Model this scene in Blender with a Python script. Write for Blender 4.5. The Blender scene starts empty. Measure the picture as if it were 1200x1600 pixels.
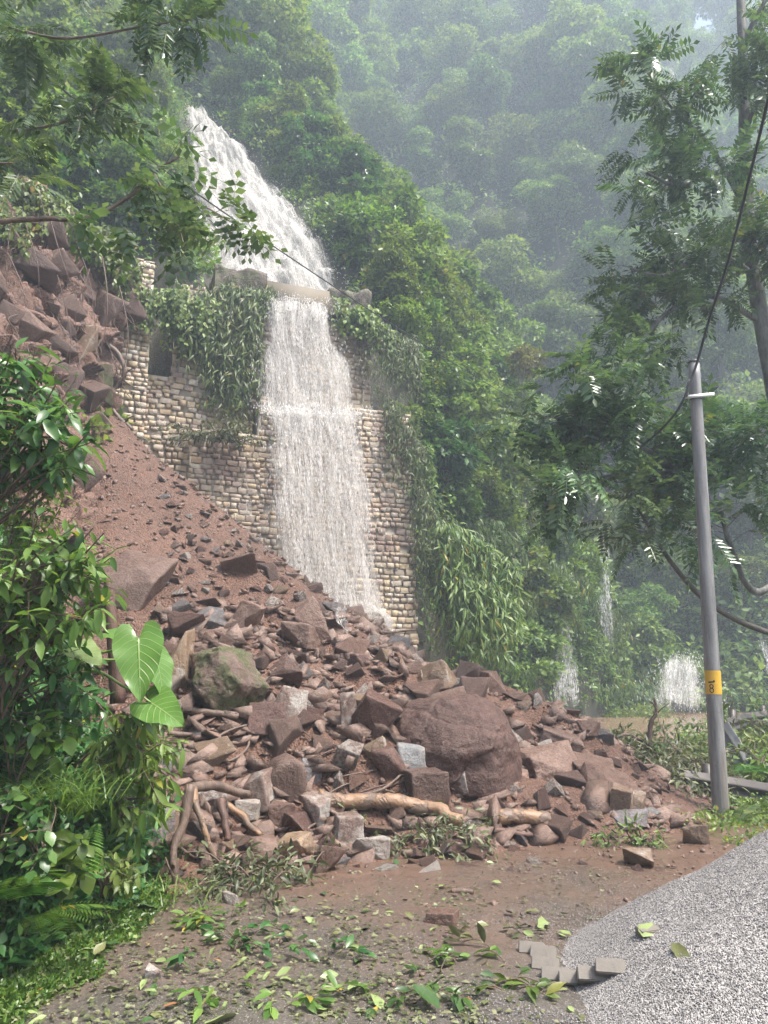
import bpy, math, random
import numpy as np
from mathutils import Vector, Matrix
R = math.radians
rng = np.random.default_rng(11)
random.seed(11)
scene = bpy.context.scene
COL = scene.collection

# ------------------------------------------------------------------ camera
FPX, TH, CAMZ = 1202.0, R(12.2), 1.6            # focal length in photo pixels, upward pitch, eye height
cam_d = bpy.data.cameras.new('camera')
cam = bpy.data.objects.new('camera', cam_d); COL.objects.link(cam)
cam.location = (0, 0, CAMZ); cam.rotation_euler = (R(90) + TH, 0, 0)
cam_d.sensor_fit = 'VERTICAL'; cam_d.sensor_height = 36.0; cam_d.sensor_width = 27.0
cam_d.lens = 36.0 * FPX / 1600.0
cam_d.clip_start = 0.05; cam_d.clip_end = 3000
scene.camera = cam

# ------------------------------------------------------------------ sky, sun, exposure
SUN_EL, SUN_AZ = R(62), R(118)                   # azimuth measured clockwise from +Y
world = bpy.data.worlds.new('World'); scene.world = world; world.use_nodes = True
wn = world.node_tree.nodes; wl = world.node_tree.links
bg = wn['Background']; bg.inputs['Strength'].default_value = 0.065
sky = wn.new('ShaderNodeTexSky'); sky.sky_type = 'NISHITA'; sky.sun_disc = False
sky.sun_elevation = SUN_EL; sky.sun_rotation = SUN_AZ
sky.air_density = 1.0; sky.dust_density = 5.0; sky.ozone_density = 0.6
wl.new(sky.outputs[0], bg.inputs['Color'])
sun_d = bpy.data.lights.new('sun', 'SUN'); sun_d.energy = 2.0; sun_d.angle = R(12); sun_d.color = (1.0, 0.96, 0.9)
sun = bpy.data.objects.new('sun', sun_d); COL.objects.link(sun)
sd = Vector((math.sin(SUN_AZ) * math.cos(SUN_EL), math.cos(SUN_AZ) * math.cos(SUN_EL), math.sin(SUN_EL)))
sun.rotation_euler = sd.to_track_quat('Z', 'Y').to_euler(); sun.location = sd * 60
scene.view_settings.view_transform = 'Standard'; scene.view_settings.look = 'None'
scene.view_settings.exposure = 2.25; scene.view_settings.gamma = 1.0
scene.view_settings.use_curve_mapping = False
scene.render.engine = 'CYCLES'
cy = scene.cycles
cy.use_denoising = True
cy.max_bounces = 5; cy.diffuse_bounces = 2; cy.glossy_bounces = 2; cy.transmission_bounces = 2
cy.transparent_max_bounces = 14; cy.volume_bounces = 1
cy.use_adaptive_sampling = True; cy.adaptive_threshold = 0.03

# ------------------------------------------------------------------ geometry helpers
CT, ST = math.cos(TH), math.sin(TH)
def ray(px, py):
    u = (px - 600) / FPX; v = (800 - py) / FPX
    return u, CT - v * ST, ST + v * CT
def P(px, py, Y):                                # world point seen at a photo pixel at distance Y ahead
    x, y, z = ray(px, py); k = Y / y
    return np.array([x * k, Y, CAMZ + z * k])
def PG(px, py, z=0.0):                           # world point seen at a photo pixel on a level plane
    x, y, zz = ray(px, py); k = (z - CAMZ) / zz
    return np.array([x * k, y * k, z])
def proj(V):
    V = np.atleast_2d(V); dz = V[:, 2] - CAMZ
    f = V[:, 1] * CT + dz * ST; up = -V[:, 1] * ST + dz * CT
    f = np.where(np.abs(f) < 1e-6, 1e-6, f)
    return 600 + FPX * V[:, 0] / f, 800 - FPX * up / f, f

def _hash(ix, iy, iz, seed):
    h = (ix.astype(np.int64) * 374761393 + iy.astype(np.int64) * 668265263 + iz.astype(np.int64) * 2147483647 + seed * 1274126177) & 0xFFFFFFFF
    h = ((h ^ (h >> 13)) * 1274126177) & 0xFFFFFFFF
    h = ((h ^ (h >> 16)) * 2246822519) & 0xFFFFFFFF
    return ((h ^ (h >> 15)) & 0xFFFFFF) / float(0xFFFFFF) * 2 - 1
def vnoise(p, seed=0):
    p = np.asarray(p, float); i = np.floor(p).astype(np.int64); f = p - i; f = f * f * (3 - 2 * f)
    r = 0
    for dx in (0, 1):
        wx = f[..., 0] if dx else 1 - f[..., 0]
        for dy in (0, 1):
            wy = f[..., 1] if dy else 1 - f[..., 1]
            for dz in (0, 1):
                wz = f[..., 2] if dz else 1 - f[..., 2]
                r = r + wx * wy * wz * _hash(i[..., 0] + dx, i[..., 1] + dy, i[..., 2] + dz, seed)
    return r
def fbm(p, octv=4, seed=0, gain=0.5):
    p = np.asarray(p, float); a, r = 1.0, 0
    for o in range(octv):
        r = r + a * vnoise(p * (2.03 ** o) + 17.3 * o, seed + o); a *= gain
    return r
def sstep(a, b, x):
    t = np.clip((np.asarray(x, float) - a) / (b - a), 0, 1); return t * t * (3 - 2 * t)
def unit(v):
    v = np.asarray(v, float); return v / np.maximum(np.linalg.norm(v, axis=-1, keepdims=True), 1e-9)

class MB:                                        # collects vertices and faces, builds ONE mesh
    def __init__(s): s.V, s.F, s.n, s.UV = [], [], 0, []
    def add(s, V, F):
        V = np.asarray(V, float).reshape(-1, 3)
        for f in (F if isinstance(F, list) else [F]):
            f = np.asarray(f, np.int64)
            if len(f): s.F.append(f + s.n)
        s.V.append(V); s.n += len(V)
    def arrays(s): return np.concatenate(s.V), s.F
    def mesh(s, name, mat=None, smooth=False, uv=None):
        return mesh_np(name, np.concatenate(s.V), s.F, mat, smooth, uv)
    def build(s, name, mat, parent=None, smooth=False, uv=None):
        return link(name, s.mesh(name, mat, smooth, uv), parent)
def mesh_np(name, V, F, mat=None, smooth=False, uv=None):
    me = bpy.data.meshes.new(name)
    V = np.ascontiguousarray(V, np.float32)
    F = F if isinstance(F, list) else [F]
    idx = np.concatenate([np.asarray(f).ravel() for f in F]).astype(np.int32)
    tot = np.concatenate([np.full(len(f), np.asarray(f).shape[1], np.int32) for f in F])
    st = np.concatenate([[0], np.cumsum(tot)[:-1]]).astype(np.int32)
    me.vertices.add(len(V)); me.vertices.foreach_set('co', V.ravel())
    me.loops.add(len(idx)); me.loops.foreach_set('vertex_index', idx)
    me.polygons.add(len(tot)); me.polygons.foreach_set('loop_start', st)
    if uv is not None:
        lay = me.uv_layers.new(name='UVMap')
        lay.data.foreach_set('uv', np.ascontiguousarray(np.asarray(uv, np.float32)[idx]).ravel())
    if smooth: me.polygons.foreach_set('use_smooth', np.ones(len(tot), bool))
    for m in (mat if isinstance(mat, (list, tuple)) else [mat]):
        if m: me.materials.append(m)
    me.update(calc_edges=True)
    return me
def link(name, data, parent=None):
    o = bpy.data.objects.new(name, data); COL.objects.link(o)
    if parent: o.parent = parent
    return o
def tag(o, label=None, cat=None, group=None, kind=None):
    if label: o['label'] = label
    if cat: o['category'] = cat
    if group: o['group'] = group
    if kind: o['kind'] = kind
    return o
def empty(name, loc=(0, 0, 0), rz=0.0):
    o = bpy.data.objects.new(name, None); COL.objects.link(o)
    o.location = tuple(loc); o.rotation_euler = (0, 0, rz); o.empty_display_size = 0.1
    return o
def copy_tree(o, parent=None):
    c = o.copy(); COL.objects.link(c); c.parent = parent
    for ch in list(o.children): copy_tree(ch, c)
    return c
def grid_faces(nu, nv):                          # nu x nv vertices, u fastest
    i = np.arange((nu - 1) * (nv - 1)); a = (i // (nu - 1)) * nu + i % (nu - 1)
    return np.stack([a, a + 1, a + nu + 1, a + nu], 1)
def box_vf(c, s, rot=None):
    v = np.array([[x, y, z] for z in (-.5, .5) for y in (-.5, .5) for x in (-.5, .5)]) * np.asarray(s, float)
    if rot is not None: v = v @ np.asarray(rot).T
    return v + np.asarray(c, float), np.array([[0, 2, 3, 1], [4, 5, 7, 6], [0, 1, 5, 4], [2, 6, 7, 3], [0, 4, 6, 2], [1, 3, 7, 5]])
def tube_vf(pts, rad, n=6, caps=True, jit=0.0, seed=0):
    pts = np.asarray(pts, float); m = len(pts); rad = np.broadcast_to(np.asarray(rad, float), (m,))
    t = unit(np.gradient(pts, axis=0)); ref = np.array([0.31, 0.17, 0.93])
    if abs(np.dot(t.mean(0), ref)) > 0.9: ref = np.array([1.0, 0.1, 0.0])
    b = unit(np.cross(t, ref)); c = np.cross(t, b); a = np.arange(n) * 2 * math.pi / n
    ring = b[:, None, :] * np.cos(a)[None, :, None] + c[:, None, :] * np.sin(a)[None, :, None]
    rr = np.repeat(rad[:, None], n, 1)
    if jit:
        rr = rr * (1 + jit * np.random.default_rng(seed).uniform(-1, 1, (m, n)))
    V = (pts[:, None, :] + ring * rr[..., None]).reshape(-1, 3)
    i = np.arange((m - 1) * n); r_, k = i // n, i % n
    F = [np.stack([r_ * n + k, r_ * n + (k + 1) % n, (r_ + 1) * n + (k + 1) % n, (r_ + 1) * n + k], 1)]
    if caps:
        V = np.concatenate([V, pts[:1], pts[-1:]]); k = np.arange(n)
        F.append(np.stack([np.full(n, m * n), (k + 1) % n, k], 1))
        F.append(np.stack([np.full(n, m * n + 1), (m - 1) * n + k, (m - 1) * n + (k + 1) % n], 1))
    return V, F
def spline(pts, n):                              # smooth polyline through the points
    pts = np.asarray(pts, float); m = len(pts)
    if m < 3:
        t = np.linspace(0, 1, n)[:, None]; return pts[0] * (1 - t) + pts[-1] * t
    q = np.concatenate([[2 * pts[0] - pts[1]], pts, [2 * pts[-1] - pts[-2]]])
    s = np.linspace(0, m - 1 - 1e-9, n); i = s.astype(int); t = (s - i)[:, None]
    a, b, c, d = q[i], q[i + 1], q[i + 2], q[i + 3]
    return 0.5 * (2 * b + (c - a) * t + (2 * a - 5 * b + 4 * c - d) * t ** 2 + (3 * b - a - 3 * c + d) * t ** 3)
def scatter_vf(T, F, pos, dirv, nrm, sc):        # many copies of template T: local y along dirv, local z near nrm
    d = unit(dirv); x = unit(np.cross(d, nrm)); z = np.cross(x, d)
    sc = np.asarray(sc, float)
    if sc.ndim == 1: sc = np.repeat(sc[:, None], 3, 1)
    B = np.stack([x, d, z], 1)                   # rows are the local axes
    V = np.einsum('nki,nij->nkj', T[None] * sc[:, None, :], B) + np.asarray(pos)[:, None, :]
    off = (np.arange(len(pos)) * len(T))[:, None, None]
    return V.reshape(-1, 3), [(np.asarray(f)[None] + off).reshape(-1, np.asarray(f).shape[1]) for f in F]
def in_poly(x, y, poly):
    poly = np.asarray(poly, float); x = np.asarray(x, float); y = np.asarray(y, float)
    r = np.zeros(x.shape, bool); j = len(poly) - 1
    for i in range(len(poly)):
        xi, yi = poly[i]; xj, yj = poly[j]
        c = ((yi > y) != (yj > y)) & (x < (xj - xi) * (y - yi) / (yj - yi + 1e-12) + xi)
        r ^= c; j = i
    return r
def rand_unit(n):
    return unit(rng.normal(size=(n, 3)))

# ------------------------------------------------------------------ materials
class NT:
    def __init__(s, name):
        s.m = bpy.data.materials.new(name); s.m.use_nodes = True
        s.t = s.m.node_tree; s.n = s.t.nodes; s.l = s.t.links
        s.b = s.n['Principled BSDF']; s.out = s.n['Material Output']
    def new(s, t, **kw):
        o = s.n.new('ShaderNode' + t)
        for k, v in kw.items(): setattr(o, k, v)
        return o
    def set(s, sock, v):
        if hasattr(v, 'is_output'): s.l.new(v, sock)
        else: sock.default_value = v if not isinstance(v, tuple) or len(v) != 3 or sock.type != 'RGBA' else (*v, 1)
    def coord(s, which='Object', scale=None, loc=None):
        c = s.new('TexCoord').outputs[which]
        if scale is not None or loc is not None:
            mp = s.new('Mapping'); s.l.new(c, mp.inputs[0])
            if scale is not None: s.set(mp.inputs['Scale'], scale)
            if loc is not None: s.set(mp.inputs['Location'], loc)
            c = mp.outputs[0]
        return c
    def noise(s, co, scale, detail=4, rough=0.55, dist=0.0):
        t = s.new('TexNoise'); s.l.new(co, t.inputs['Vector'])
        for k, v in (('Scale', scale), ('Detail', detail), ('Roughness', rough), ('Distortion', dist)): t.inputs[k].default_value = v
        return t.outputs['Fac']
    def voro(s, co, scale, feature='F1', out='Distance', rnd=1.0):
        t = s.new('TexVoronoi', feature=feature); s.l.new(co, t.inputs['Vector'])
        t.inputs['Scale'].default_value = scale; t.inputs['Randomness'].default_value = rnd
        return t.outputs[out]
    def ramp(s, fac, stops, interp='LINEAR'):
        r = s.new('ValToRGB'); s.l.new(fac, r.inputs[0]); e = r.color_ramp; e.interpolation = interp
        while len(e.elements) < len(stops): e.elements.new(0.5)
        for el, (p, c) in zip(e.elements, stops):
            el.position = p; el.color = (*c, 1) if isinstance(c, tuple) else (c, c, c, 1)
        return r.outputs[0]
    def mix(s, fac, a, b, mode='MIX'):
        m = s.new('Mix', data_type='RGBA', blend_type=mode)
        s.set(m.inputs[0], fac); s.set(m.inputs[6], a); s.set(m.inputs[7], b)
        return m.outputs[2]
    def math(s, op, a, b=0.0, c=0.0, clamp=False):
        m = s.new('Math', operation=op, use_clamp=clamp)
        for i, v in enumerate((a, b, c)): s.set(m.inputs[i], v)
        return m.outputs[0]
    def bump(s, h, strength=0.5, dist=0.05, normal=None):
        b = s.new('Bump'); b.inputs['Strength'].default_value = strength; b.inputs['Distance'].default_value = dist
        s.l.new(h, b.inputs['Height'])
        if normal is not None: s.l.new(normal, b.inputs['Normal'])
        return b.outputs[0]
    def rand(s):                                  # differs by object and by loose piece
        a = s.new('ObjectInfo').outputs['Random']; b = s.new('NewGeometry').outputs['Random Per Island']
        return s.math('FRACT', s.math('ADD', a, b))
    def fin(s, col=None, rough=None, normal=None, spec=None, metal=None):
        if col is not None: s.set(s.b.inputs['Base Color'], col)
        if rough is not None: s.set(s.b.inputs['Roughness'], rough)
        if normal is not None: s.l.new(normal, s.b.inputs['Normal'])
        if spec is not None: s.b.inputs['Specular IOR Level'].default_value = spec
        if metal is not None: s.b.inputs['Metallic'].default_value = metal
        return s.m

def mat_soil(name, c1, c2, c3, wet=0.5):
    t = NT(name); co = t.coord('Object')
    a = t.noise(co, 0.9, 6, 0.6); b = t.noise(co, 14, 5, 0.65); c = t.voro(co, 34)
    col = t.mix(t.ramp(a, [(0.35, 0.0), (0.65, 1.0)]), c1, c2)
    col = t.mix(t.ramp(b, [(0.45, 0.0), (0.7, 1.0)]), col, c3)
    h = t.math('ADD', t.math('MULTIPLY', b, 0.8), t.math('MULTIPLY', c, 0.5))
    ro = t.ramp(t.noise(co, 2.2, 4), [(0.35, wet), (0.7, 0.85)])
    return t.fin(col, ro, t.bump(h, 0.9, 0.05))
def mat_rock(name, c1, c2, c3=None, quartz=0.0, moss=0.0, mud=0.4, rough=0.5, strat=0.0, scale=1.0, cracks=0.0, vary=0.55):
    t = NT(name); oi = t.new('ObjectInfo')
    off = t.new('CombineXYZ'); t.set(off.inputs[0], t.math('MULTIPLY', oi.outputs['Random'], 37.0)); t.set(off.inputs[1], t.math('MULTIPLY', oi.outputs['Random'], 91.0))
    va = t.new('VectorMath', operation='ADD'); t.l.new(t.new('TexCoord').outputs['Object'], va.inputs[0]); t.l.new(off.outputs[0], va.inputs[1])
    co = va.outputs[0]
    a = t.noise(co, 2.2 * scale, 6, 0.62, 0.4); b = t.noise(co, 11 * scale, 6, 0.7)
    fine = t.noise(co, 60 * scale, 3, 0.6)
    rv = t.rand()
    col = t.mix(t.ramp(a, [(0.40, 0.0), (0.58, 1.0)]), c1, c2)
    if c3: col = t.mix(t.ramp(b, [(0.5, 0.0), (0.68, 1.0)]), col, c3)
    col = t.mix(t.math('MULTIPLY', t.ramp(rv, [(0.0, 0.0), (1.0, 1.0)]), vary), col, (0.060, 0.034, 0.027), 'MIX')
    if mud:
        col = t.mix(t.math('MULTIPLY', t.ramp(t.noise(co, 4.5 * scale, 5, 0.7), [(0.42, 0.0), (0.6, 1.0)]), mud), col, (0.125, 0.068, 0.050))
    if quartz:
        q = t.ramp(t.noise(co, 1.6 * scale, 6, 0.65, 0.3), [(0.60 - 0.3 * quartz, 0.0), (0.72 - 0.3 * quartz, 1.0)])
        col = t.mix(q, col, t.mix(b, (0.34, 0.30, 0.26), (0.58, 0.55, 0.50)))
    if cracks:
        wv = t.new('VectorMath', operation='ADD'); t.l.new(co, wv.inputs[0]); nv = t.new('TexNoise'); t.l.new(co, nv.inputs['Vector']); nv.inputs['Scale'].default_value = 0.7 * scale; t.l.new(nv.outputs['Color'], wv.inputs[1])
        ck = t.ramp(t.voro(wv.outputs[0], 0.55 * scale, 'DISTANCE_TO_EDGE'), [(0.0, 1.0), (0.022, 0.0)])
        col = t.mix(t.math('MULTIPLY', ck, 0.8 * cracks), col, (0.02, 0.012, 0.01))
    if moss:
        nz = t.new('SeparateXYZ'); t.l.new(t.new('NewGeometry').outputs['Normal'], nz.inputs[0])
        mk = t.math('MULTIPLY', t.ramp(t.noise(co, 3.0, 6, 0.7), [(0.55 - 0.3 * moss, 0.0), (0.68 - 0.3 * moss, 1.0)]), 0.9)
        col = t.mix(mk, col, t.mix(b, (0.03, 0.045, 0.01), (0.10, 0.13, 0.025)))
    col = t.mix(t.math('MULTIPLY', t.ramp(fine, [(0.40, 1.0), (0.56, 0.0)]), 0.45), col, (0.035, 0.022, 0.018))
    col = t.mix(t.math('MULTIPLY', t.ramp(t.noise(co, 24 * scale, 3), [(0.55, 0.0), (0.7, 1.0)]), 0.30), col, (0.31, 0.215, 0.17))
    pt_ = t.ramp(t.new('NewGeometry').outputs['Pointiness'], [(0.50, 0.0), (0.60, 1.0)])
    col = t.mix(t.math('MULTIPLY', t.math('MULTIPLY', pt_, b), 0.8), col, t.mix(0.5, c2, (0.44, 0.34, 0.28)))
    h = t.math('ADD', t.math('MULTIPLY', a, 0.8), t.math('MULTIPLY', b, 0.7))
    h = t.math('ADD', h, t.math('MULTIPLY', fine, 0.12))
    if strat:
        w = t.new('TexWave', wave_type='BANDS', bands_direction='Z'); t.l.new(co, w.inputs[0])
        w.inputs['Scale'].default_value = 5 * scale; w.inputs['Distortion'].default_value = 6; w.inputs['Detail'].default_value = 4
        h = t.math('ADD', h, t.math('MULTIPLY', w.outputs[1], strat))
    if cracks: h = t.math('SUBTRACT', h, t.math('MULTIPLY', ck, 0.6 * cracks))
    ro = t.ramp(b, [(0.3, max(0.18, rough - 0.25)), (0.7, min(0.95, rough + 0.2))])
    return t.fin(col, ro, t.bump(h, 1.0, 0.09 / scale))
def mat_leaf(name, dark, mid, light, rough=0.38, trans=0.3, yellow=0.0, spec=0.5):
    t = NT(name); rv = t.rand(); oi = t.new('ObjectInfo').outputs['Random']
    stops = [(0.0, dark), (0.5, mid), (0.93, light)]
    if yellow: stops.append((1.0 - yellow, light)); stops.append((1.0, (0.35, 0.27, 0.04)))
    col = t.ramp(rv, stops)
    hs = t.new('HueSaturation'); t.l.new(col, hs.inputs['Color'])
    t.set(hs.inputs['Hue'], t.math('ADD', t.math('MULTIPLY', oi, 0.045), 0.478))
    t.set(hs.inputs['Value'], t.math('ADD', t.math('MULTIPLY', t.math('FRACT', t.math('MULTIPLY', oi, 7.31)), 0.5), 0.75))
    t.fin(hs.outputs[0], rough, spec=spec)
    tr = t.new('BsdfTranslucent'); t.l.new(t.mix(1.0, hs.outputs[0], (1.0, 1.0, 0.55), 'MULTIPLY'), tr.inputs['Color'])
    ms = t.new('MixShader'); ms.inputs[0].default_value = trans
    t.l.new(t.b.outputs[0], ms.inputs[1]); t.l.new(tr.outputs[0], ms.inputs[2]); t.l.new(ms.outputs[0], t.out.inputs[0])
    return t.m
def mat_bark(name, c1, c2, scale=1.0, rough=0.7):
    t = NT(name); co = t.coord('Object', (1, 1, 0.35))
    a = t.noise(co, 9 * scale, 6, 0.7); b = t.noise(co, 45 * scale, 3)
    col = t.mix(t.ramp(a, [(0.35, 0.0), (0.65, 1.0)]), c1, c2)
    return t.fin(col, rough, t.bump(t.math('ADD', a, t.math('MULTIPLY', b, 0.4)), 0.8, 0.02))
def mat_plain(name, c, rough=0.5, metal=0.0, var=0.25, scale=8.0, bump=0.3):
    t = NT(name); co = t.coord('Object'); a = t.noise(co, scale, 5, 0.65)
    d = tuple(x * (1 - var) for x in c); l = tuple(min(1, x * (1 + var)) for x in c)
    return t.fin(t.mix(a, d, l), t.ramp(a, [(0.3, max(0.05, rough - 0.12)), (0.7, min(1, rough + 0.15))]), t.bump(a, bump, 0.01), metal=metal)
def mat_water_fall(name, tint, dens, su=9.0, sv=0.55, fine=1.0):
    t = NT(name); uv = t.coord('UV')
    def strk(a, b, d=3, r=0.6):
        mp = t.new('Mapping'); t.l.new(uv, mp.inputs[0]); mp.inputs['Scale'].default_value = (a, b, 1)
        return t.noise(mp.outputs[0], 1.0, d, r, 0.25)
    s1 = strk(su, sv, 4, 0.6); s2 = strk(su * 3.2 * fine, sv * 3.0 * fine, 3, 0.65); s3 = strk(su * 7 * fine, sv * 14 * fine, 2, 0.6)
    sp = t.new('SeparateXYZ'); t.l.new(t.new('TexCoord').outputs['UV'], sp.inputs[0])
    f = t.math('ADD', t.math('MULTIPLY', s1, 0.65), t.math('ADD', t.math('MULTIPLY', s2, 0.65), t.math('MULTIPLY', s3, 1.0)))
    at = t.new('Attribute', attribute_name='flow').outputs['Fac']
    f = t.math('ADD', f, t.math('MULTIPLY', t.math('SUBTRACT', at, 1.0), 0.9))
    al = t.ramp(t.math('DIVIDE', f, 2.3), [(0.47 - 0.10 * dens, 0.0), (0.66 - 0.10 * dens, 1.0)])
    t.fin(t.mix(s2, tuple(x * 0.93 for x in tint), tint), 0.35, t.bump(t.math('ADD', s2, s1), 0.8, 0.08))
    tr = t.new('BsdfTranslucent'); tr.inputs['Color'].default_value = (*tint, 1)
    m1 = t.new('MixShader'); m1.inputs[0].default_value = 0.35
    t.l.new(t.b.outputs[0], m1.inputs[1]); t.l.new(tr.outputs[0], m1.inputs[2])
    tp = t.new('BsdfTransparent'); m2 = t.new('MixShader'); t.l.new(al, m2.inputs[0])
    t.l.new(tp.outputs[0], m2.inputs[1]); t.l.new(m1.outputs[0], m2.inputs[2]); t.l.new(m2.outputs[0], t.out.inputs[0])
    return t.m
# ------------------------------------------------------------------ the setting: hill, ground, road, debris
# plan line of the foot of the hill; the hill is on its left / far side.  A, B, C shape the slope above it
FOOT = np.array([(-3.4, -14), (-2.7, -2), (-2.15, 4.6), (-1.85, 6.4), (-4.2, 11.2), (-6.9, 17.2), (0.9, 20.9), (5.0, 27.0), (11.5, 35.5), (22, 37.5), (140, 60)], float)
FA = np.array([0.9, 0.9, 0.9, 1.0, 4.0, 10.5, 12.5, 12.5, 4.0, 2.0, 2.0])
FB = np.array([0.9, 0.9, 0.9, 0.9, 1.6, 0.7, 0.6, 1.0, 1.0, 1.0, 1.0])
FC = np.array([0.55, 0.55, 0.55, 0.55, 0.9, 1.35, 1.4, 1.6, 1.1, 0.8, 0.8])
CHUTE = [(295, 172, 316, 180, 33.0), (300, 225, 362, 225, 30.4), (302, 270, 404, 272, 28.2), (306, 330, 456, 330, 25.8),
         (316, 390, 502, 385, 24.0), (326, 440, 528, 440, 22.5), (352, 466, 542, 486, 21.4)]
def chute_grid(nu, nv):
    L = spline([P(a, b, Y) for a, b, c, d, Y in CHUTE], nv); Rr = spline([P(c, d, Y + 0.5) for a, b, c, d, Y in CHUTE], nv)
    u = np.linspace(0, 1, nu)[None, :, None]
    return L[:, None] * (1 - u) + Rr[:, None] * u
CH = chute_grid(14, 60).reshape(-1, 3)
def foot_info(x, y):
    p = np.stack([x, y], -1); best = np.full(x.shape, 1e9); A = np.zeros(x.shape); B = np.ones(x.shape); C = np.zeros(x.shape)
    for i in range(len(FOOT) - 1):
        a, b = FOOT[i], FOOT[i + 1]; d = b - a
        t = np.clip(((p - a) @ d) / (d @ d), 0, 1); q = a + t[..., None] * d
        ds = np.hypot(p[..., 0] - q[..., 0], p[..., 1] - q[..., 1]); m = ds < best
        best = np.where(m, ds, best)
        for arr, src in ((A, FA), (B, FB), (C, FC)):
            arr[m] = (src[i] * (1 - t) + src[i + 1] * t)[m]
    poly = np.concatenate([FOOT, [(140, 400), (-200, 400), (-200, -14)]])
    ins = in_poly(x, y, poly)
    return np.where(ins, best, -best), A, B, C
def hill_h(x, y):
    x = np.asarray(x, float); y = np.asarray(y, float); sh = x.shape; x = x.ravel(); y = y.ravel()
    s, A, B, C = foot_info(x, y); sp = np.maximum(s, 0)
    h = A * (1 - np.exp(-sp / B)) + C * sp
    cap = np.interp(x, [-40, -12, -9, -5, 0, 4.3, 6.9, 8.4, 10.5, 13, 30, 140], [90, 60, 42, 31, 23, 17.5, 15.0, 9.0, 5.5, 3.6, 3.2, 3.2])
    cap = cap + np.where(y < 14, 40, 0)
    k = 3.0; h = np.where(cap - h > k * 3, h, -k * np.log(np.exp(-np.clip(h, 0, 90) / k) + np.exp(-cap / k)))
    yf = 37.5 + 0.20 * np.maximum(0, x - 9) + 0.05 * np.maximum(0, -x - 10)
    gull = 2.6 * np.sin(x * 0.2 + 0.6) + 1.6 * np.sin(x * 0.43 + 2.0)
    far = 2.05 * (y - yf - gull)
    n = fbm(np.stack([x * 0.13, y * 0.13, 0 * x], -1), 4, 5)
    far = far + n * 4.0
    far = np.where(far > 80, 80 + 12 * (1 - np.exp(-(far - 80) / 12)), far)
    h = np.maximum(h + n * np.clip(sp * 0.12, 0, 1.2), np.where(s > 0.5, far, -9))
    h = np.where(s > 0, h, s * 2.0)
    m = (x > -14) & (x < 3) & (y > 19) & (y < 37)          # the bed of the waterfall
    if m.any():
        xi, yi = x[m], y[m]
        d = np.hypot(xi[:, None] - CH[None, :, 0], yi[:, None] - CH[None, :, 1]); j = d.argmin(1); dm = d[np.arange(len(j)), j]
        w = 1 - sstep(0.3, 2.6, dm); zc = CH[j, 2] - 0.45 + 0.35 * dm
        hm = h[m]; ok = s[m] > 0.3
        h[m] = np.where(ok, hm * (1 - w) + np.minimum(zc, hm + 3) * w, hm)
    return h.reshape(sh)
def warp(a, b, lo, hi, step, grow):
    v = list(np.arange(lo, hi, step)); d = step
    while v[-1] < b: d *= grow; v.append(v[-1] + d)
    d = step; w = []
    c = lo
    while c > a: d *= grow; c -= d; w.append(c)
    return np.array(w[::-1] + v)
APEX = np.array([-6.2, 15.6])
def debris_h(x, y, detail=True):
    x = np.asarray(x, float); y = np.asarray(y, float)
    dx, dy = x - APEX[0], y - APEX[1]; d = np.hypot(dx, dy); ang = np.degrees(np.arctan2(dy, dx))
    Rr = np.interp(ang, [-180, -110, -64, -50, -40, -30, -15, 0, 20, 40, 90, 180], [5, 6.5, 9.9, 10.9, 11.2, 11.6, 11.2, 10.6, 10.4, 10.4, 6, 5])
    p = np.stack([x, y, 0 * x], -1)
    Rr = Rr * (1 + 0.05 * vnoise(p * 0.9, 3))
    q = np.clip(1 - d / Rr, -0.2, 1)
    h = np.where(q > 0, 7.3 * np.abs(q) ** 1.4, q * 3)
    h = h + 0.14 * np.clip(q * 10, 0, 1)
    for cx, cy, hh, rr in ((2.7, 10.6, 0.5, 0.95), (1.2, 10.9, 0.25, 1.2), (-1.9, 9.4, 0.35, 1.2), (-0.6, 19.4, 0.9, 1.4), (3.3, 11.2, 0.15, 0.7)):
        h = h + hh * np.exp(-((x - cx) ** 2 + (y - cy) ** 2) / rr ** 2)
    h = h - 0.55 * sstep(1.4, 3.0, x) * sstep(10.2, 12.2, y) - 0.25 * sstep(0.2, 1.5, x) * sstep(12, 14, y)
    if detail:
        rough = np.clip(q * 6, 0, 1) * (0.45 + 0.55 * sstep(0.52, 0.3, q))
        h = h + rough * (0.22 * fbm(p * 1.3, 3, 21) + 0.10 * np.abs(fbm(p * 4.1, 3, 31)))
    return h
def surf_h(x, y):
    return np.maximum(np.maximum(hill_h(x, y), debris_h(x, y)), 0.0)
def S(x, y): return float(surf_h(np.array([x]), np.array([y]))[0])
def D0(x, y): return max(0.0, float(debris_h(np.array([x]), np.array([y]))[0]))
def hit_px(px, py, Y0=4.0, Y1=24.0, n=400):               # where a line of sight meets the debris, bank or road
    Ys = np.linspace(Y0, Y1, n); d_ = ray(px, py); k_ = Ys / d_[1]; pts = np.stack([d_[0] * k_, Ys, CAMZ + d_[2] * k_], 1)
    h = np.maximum(debris_h(pts[:, 0], pts[:, 1]), 0.0)
    k = np.argmax(pts[:, 2] <= h)
    if pts[k, 2] > h[k]: return pts[-1]
    return pts[k]

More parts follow.
